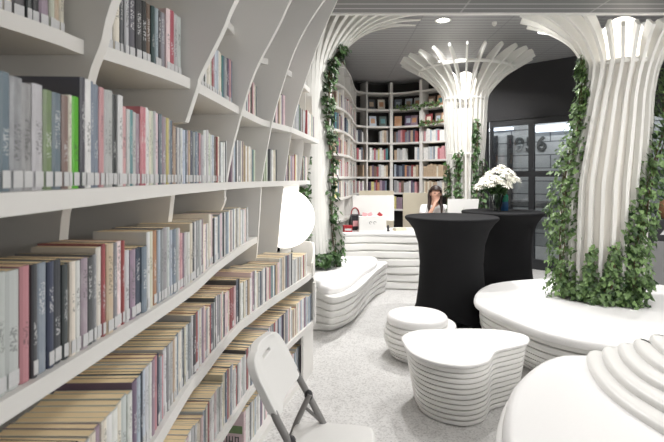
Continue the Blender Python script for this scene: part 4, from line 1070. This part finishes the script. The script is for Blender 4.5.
# ================================================================== RIGHT EDGE OBJECTS
cb = thing('cabinet', 'dark cabinet with grey slanted front at the right edge behind ivy', 'cabinet', (4.1, 5.75, 0), radians(-44))
mb = MB(); mb.box(-.5, .6, 0, .4, 0, 1.02); obj('body', mb, DARKPL, cb, False)
mb = MB(); mb.rings([[(x, y, z) for x, z in ((-.38, .15), (.5, .15), (.5, .78), (-.2, .78))] for y in (-.012, 0)]); obj('door', mb, GREYM, cb, False)
mb = MB(); mb.rings([[(x, y, z) for x, z in ((-.14, .86), (.02, .86), (-.06, .98))] for y in (-.012, 0)]); obj('warning_marker', mb, STICK, cb, False)
mb = MB(); mb.sphere((.12, -.014, .62), .022, 10, 6, (1.3, .3, 1)); obj('red_knob', mb, REDM, cb)
mb = MB(); mb.lathe([(.08, 0), (.13, .05), (.16, .14), (.14, .24), (.09, .29), (.085, .285), (.13, .2)], n=26)
tag(obj('wicker_basket', mb, WICKER, None, loc=(4.17, 5.86, 1.0205)), 'round brown wicker basket on the dark cabinet at right edge', 'basket')

# ================================================================== LIGHTS
def downlight(x, y, z, power, label, size=.12, spread=150, col=(1, .985, .97), grp='recessed ceiling downlights'):
    o = thing('ceiling_downlight', label, 'light', (x, y, z), 0, grp)
    mb = MB(); mb.lathe([(.075, .0), (.1, .0), (.1, -.008), (.075, -.006)], n=28, cap0=False, cap1=False); obj('trim_ring', mb, WHITE, o)
    mb = MB(); mb.lathe([(.074, .002), (.074, -.002)], n=28); obj('lens', mb, SPOTE, o)
    la = bpy.data.lights.new('lamp', 'AREA'); la.shape = 'DISK'; la.size = size; la.energy = power; la.spread = radians(spread); la.color = col
    lo = bpy.data.objects.new('lamp', la); C.objects.link(lo); lo.parent = o; lo.location = (0, 0, -.03)
downlight(1.37, 5.92, 3.498, 40, 'bright round downlight in the rear ceiling above black tables')
downlight(4.2, 5.3, 3.498, 30, 'added unseen downlight in the rear ceiling right of the front column')  # unseen lamp added to light the rear zone at right
downlight(.75, 5.0, 3.498, 32, 'added unseen downlight in the rear ceiling above the left bench')  # added fill, kept out of view by the ceiling fascia
downlight(2.2, 5.2, 3.498, 32, 'added unseen downlight in the rear ceiling between the two columns')  # another added fill lamp behind the fascia
downlight(1.85, 8.0, 3.498, 45, 'added hidden downlight in the rear ceiling behind the far column crown')  # added to brighten the far shelves, hidden behind the crown
FLs = [(.75, 1.7), (1.9, 1.5), (3.6, 1.8), (.9, 3.5), (2.0, 3.3), (3.4, 3.4)]  # unseen front fill lamps, added to light the seating
for (x, y) in FLs:
    downlight(x, y, 2.954, 5.8, 'added unseen downlight in the lower front ceiling above the seating', .45, 170)
mb = MB(); mb.box(-.04, .04, -.008, 0, -.012, .004); tag(obj('strip_light', mb, SPOTE, None, False, loc=(-.125, 4.079, 2.955)), 'tiny bright strip light at the ceiling edge above the bookcase', 'light')
mb = MB(); mb.lathe([(.03, 0), (.03, -.03), (.012, -.05)], n=14); tag(obj('smoke_detector', mb, WHITE, None, loc=(2.03, 6.0, 3.499)), 'tiny white ceiling sensor right of the bright downlight', 'sensor')
for c_, z, e in ((fc(2.78), 2.78, 14), (BC, 2.85, 14), (LC, 2.95, 18)):
    pass
for (x, y, z, lab) in ((3.5, 1.5, 2.05, 'added fill globe hanging unseen right of the terraced bench'), (3.4, -.2, 2.0, 'added fill globe hanging unseen beside the camera')):  # unseen globes added to throw sideways light on the bookcase
    o = thing('fill_globe', lab, 'lamp', (x, y, 2.955)); mb = MB(); mb.sphere((0, 0, z - 2.955), .25, 32, 20); obj('globe', mb, FILLGLOBE, o)
    mb = MB(); mb.tube([(0, 0, z + .24 - 2.955), (0, 0, 0)], .006, 8); obj('cord', mb, DARKPL, o)
    mb = MB(); mb.lathe([(.06, 0), (.06, -.02), (.02, -.03)], n=20); obj('ceiling_rose', mb, WHITE, o)
w = bpy.data.worlds.new('World'); bpy.context.scene.world = w; w.use_nodes = True
bg = w.node_tree.nodes['Background']; bg.inputs[0].default_value = (.92, .96, 1, 1); bg.inputs[1].default_value = .24

# ================================================================== CAMERA
cam = bpy.data.cameras.new('Camera'); cam.sensor_width = 36; cam.lens = F_PX / 664 * 36; cam.shift_y = -(221 - V0) / 664
cam.clip_start = .05
co = bpy.data.objects.new('Camera', cam); C.objects.link(co); co.location = (0, 0, CH); co.rotation_euler = (pi / 2, 0, 0)
cam.dof.use_dof = True; cam.dof.focus_distance = 3.6; cam.dof.aperture_fstop = 5.6
sc_ = bpy.context.scene; sc_.camera = co
sc_.view_settings.view_transform = 'Standard'; sc_.view_settings.look = 'None'; sc_.view_settings.gamma = 1; sc_.view_settings.exposure = 0.15
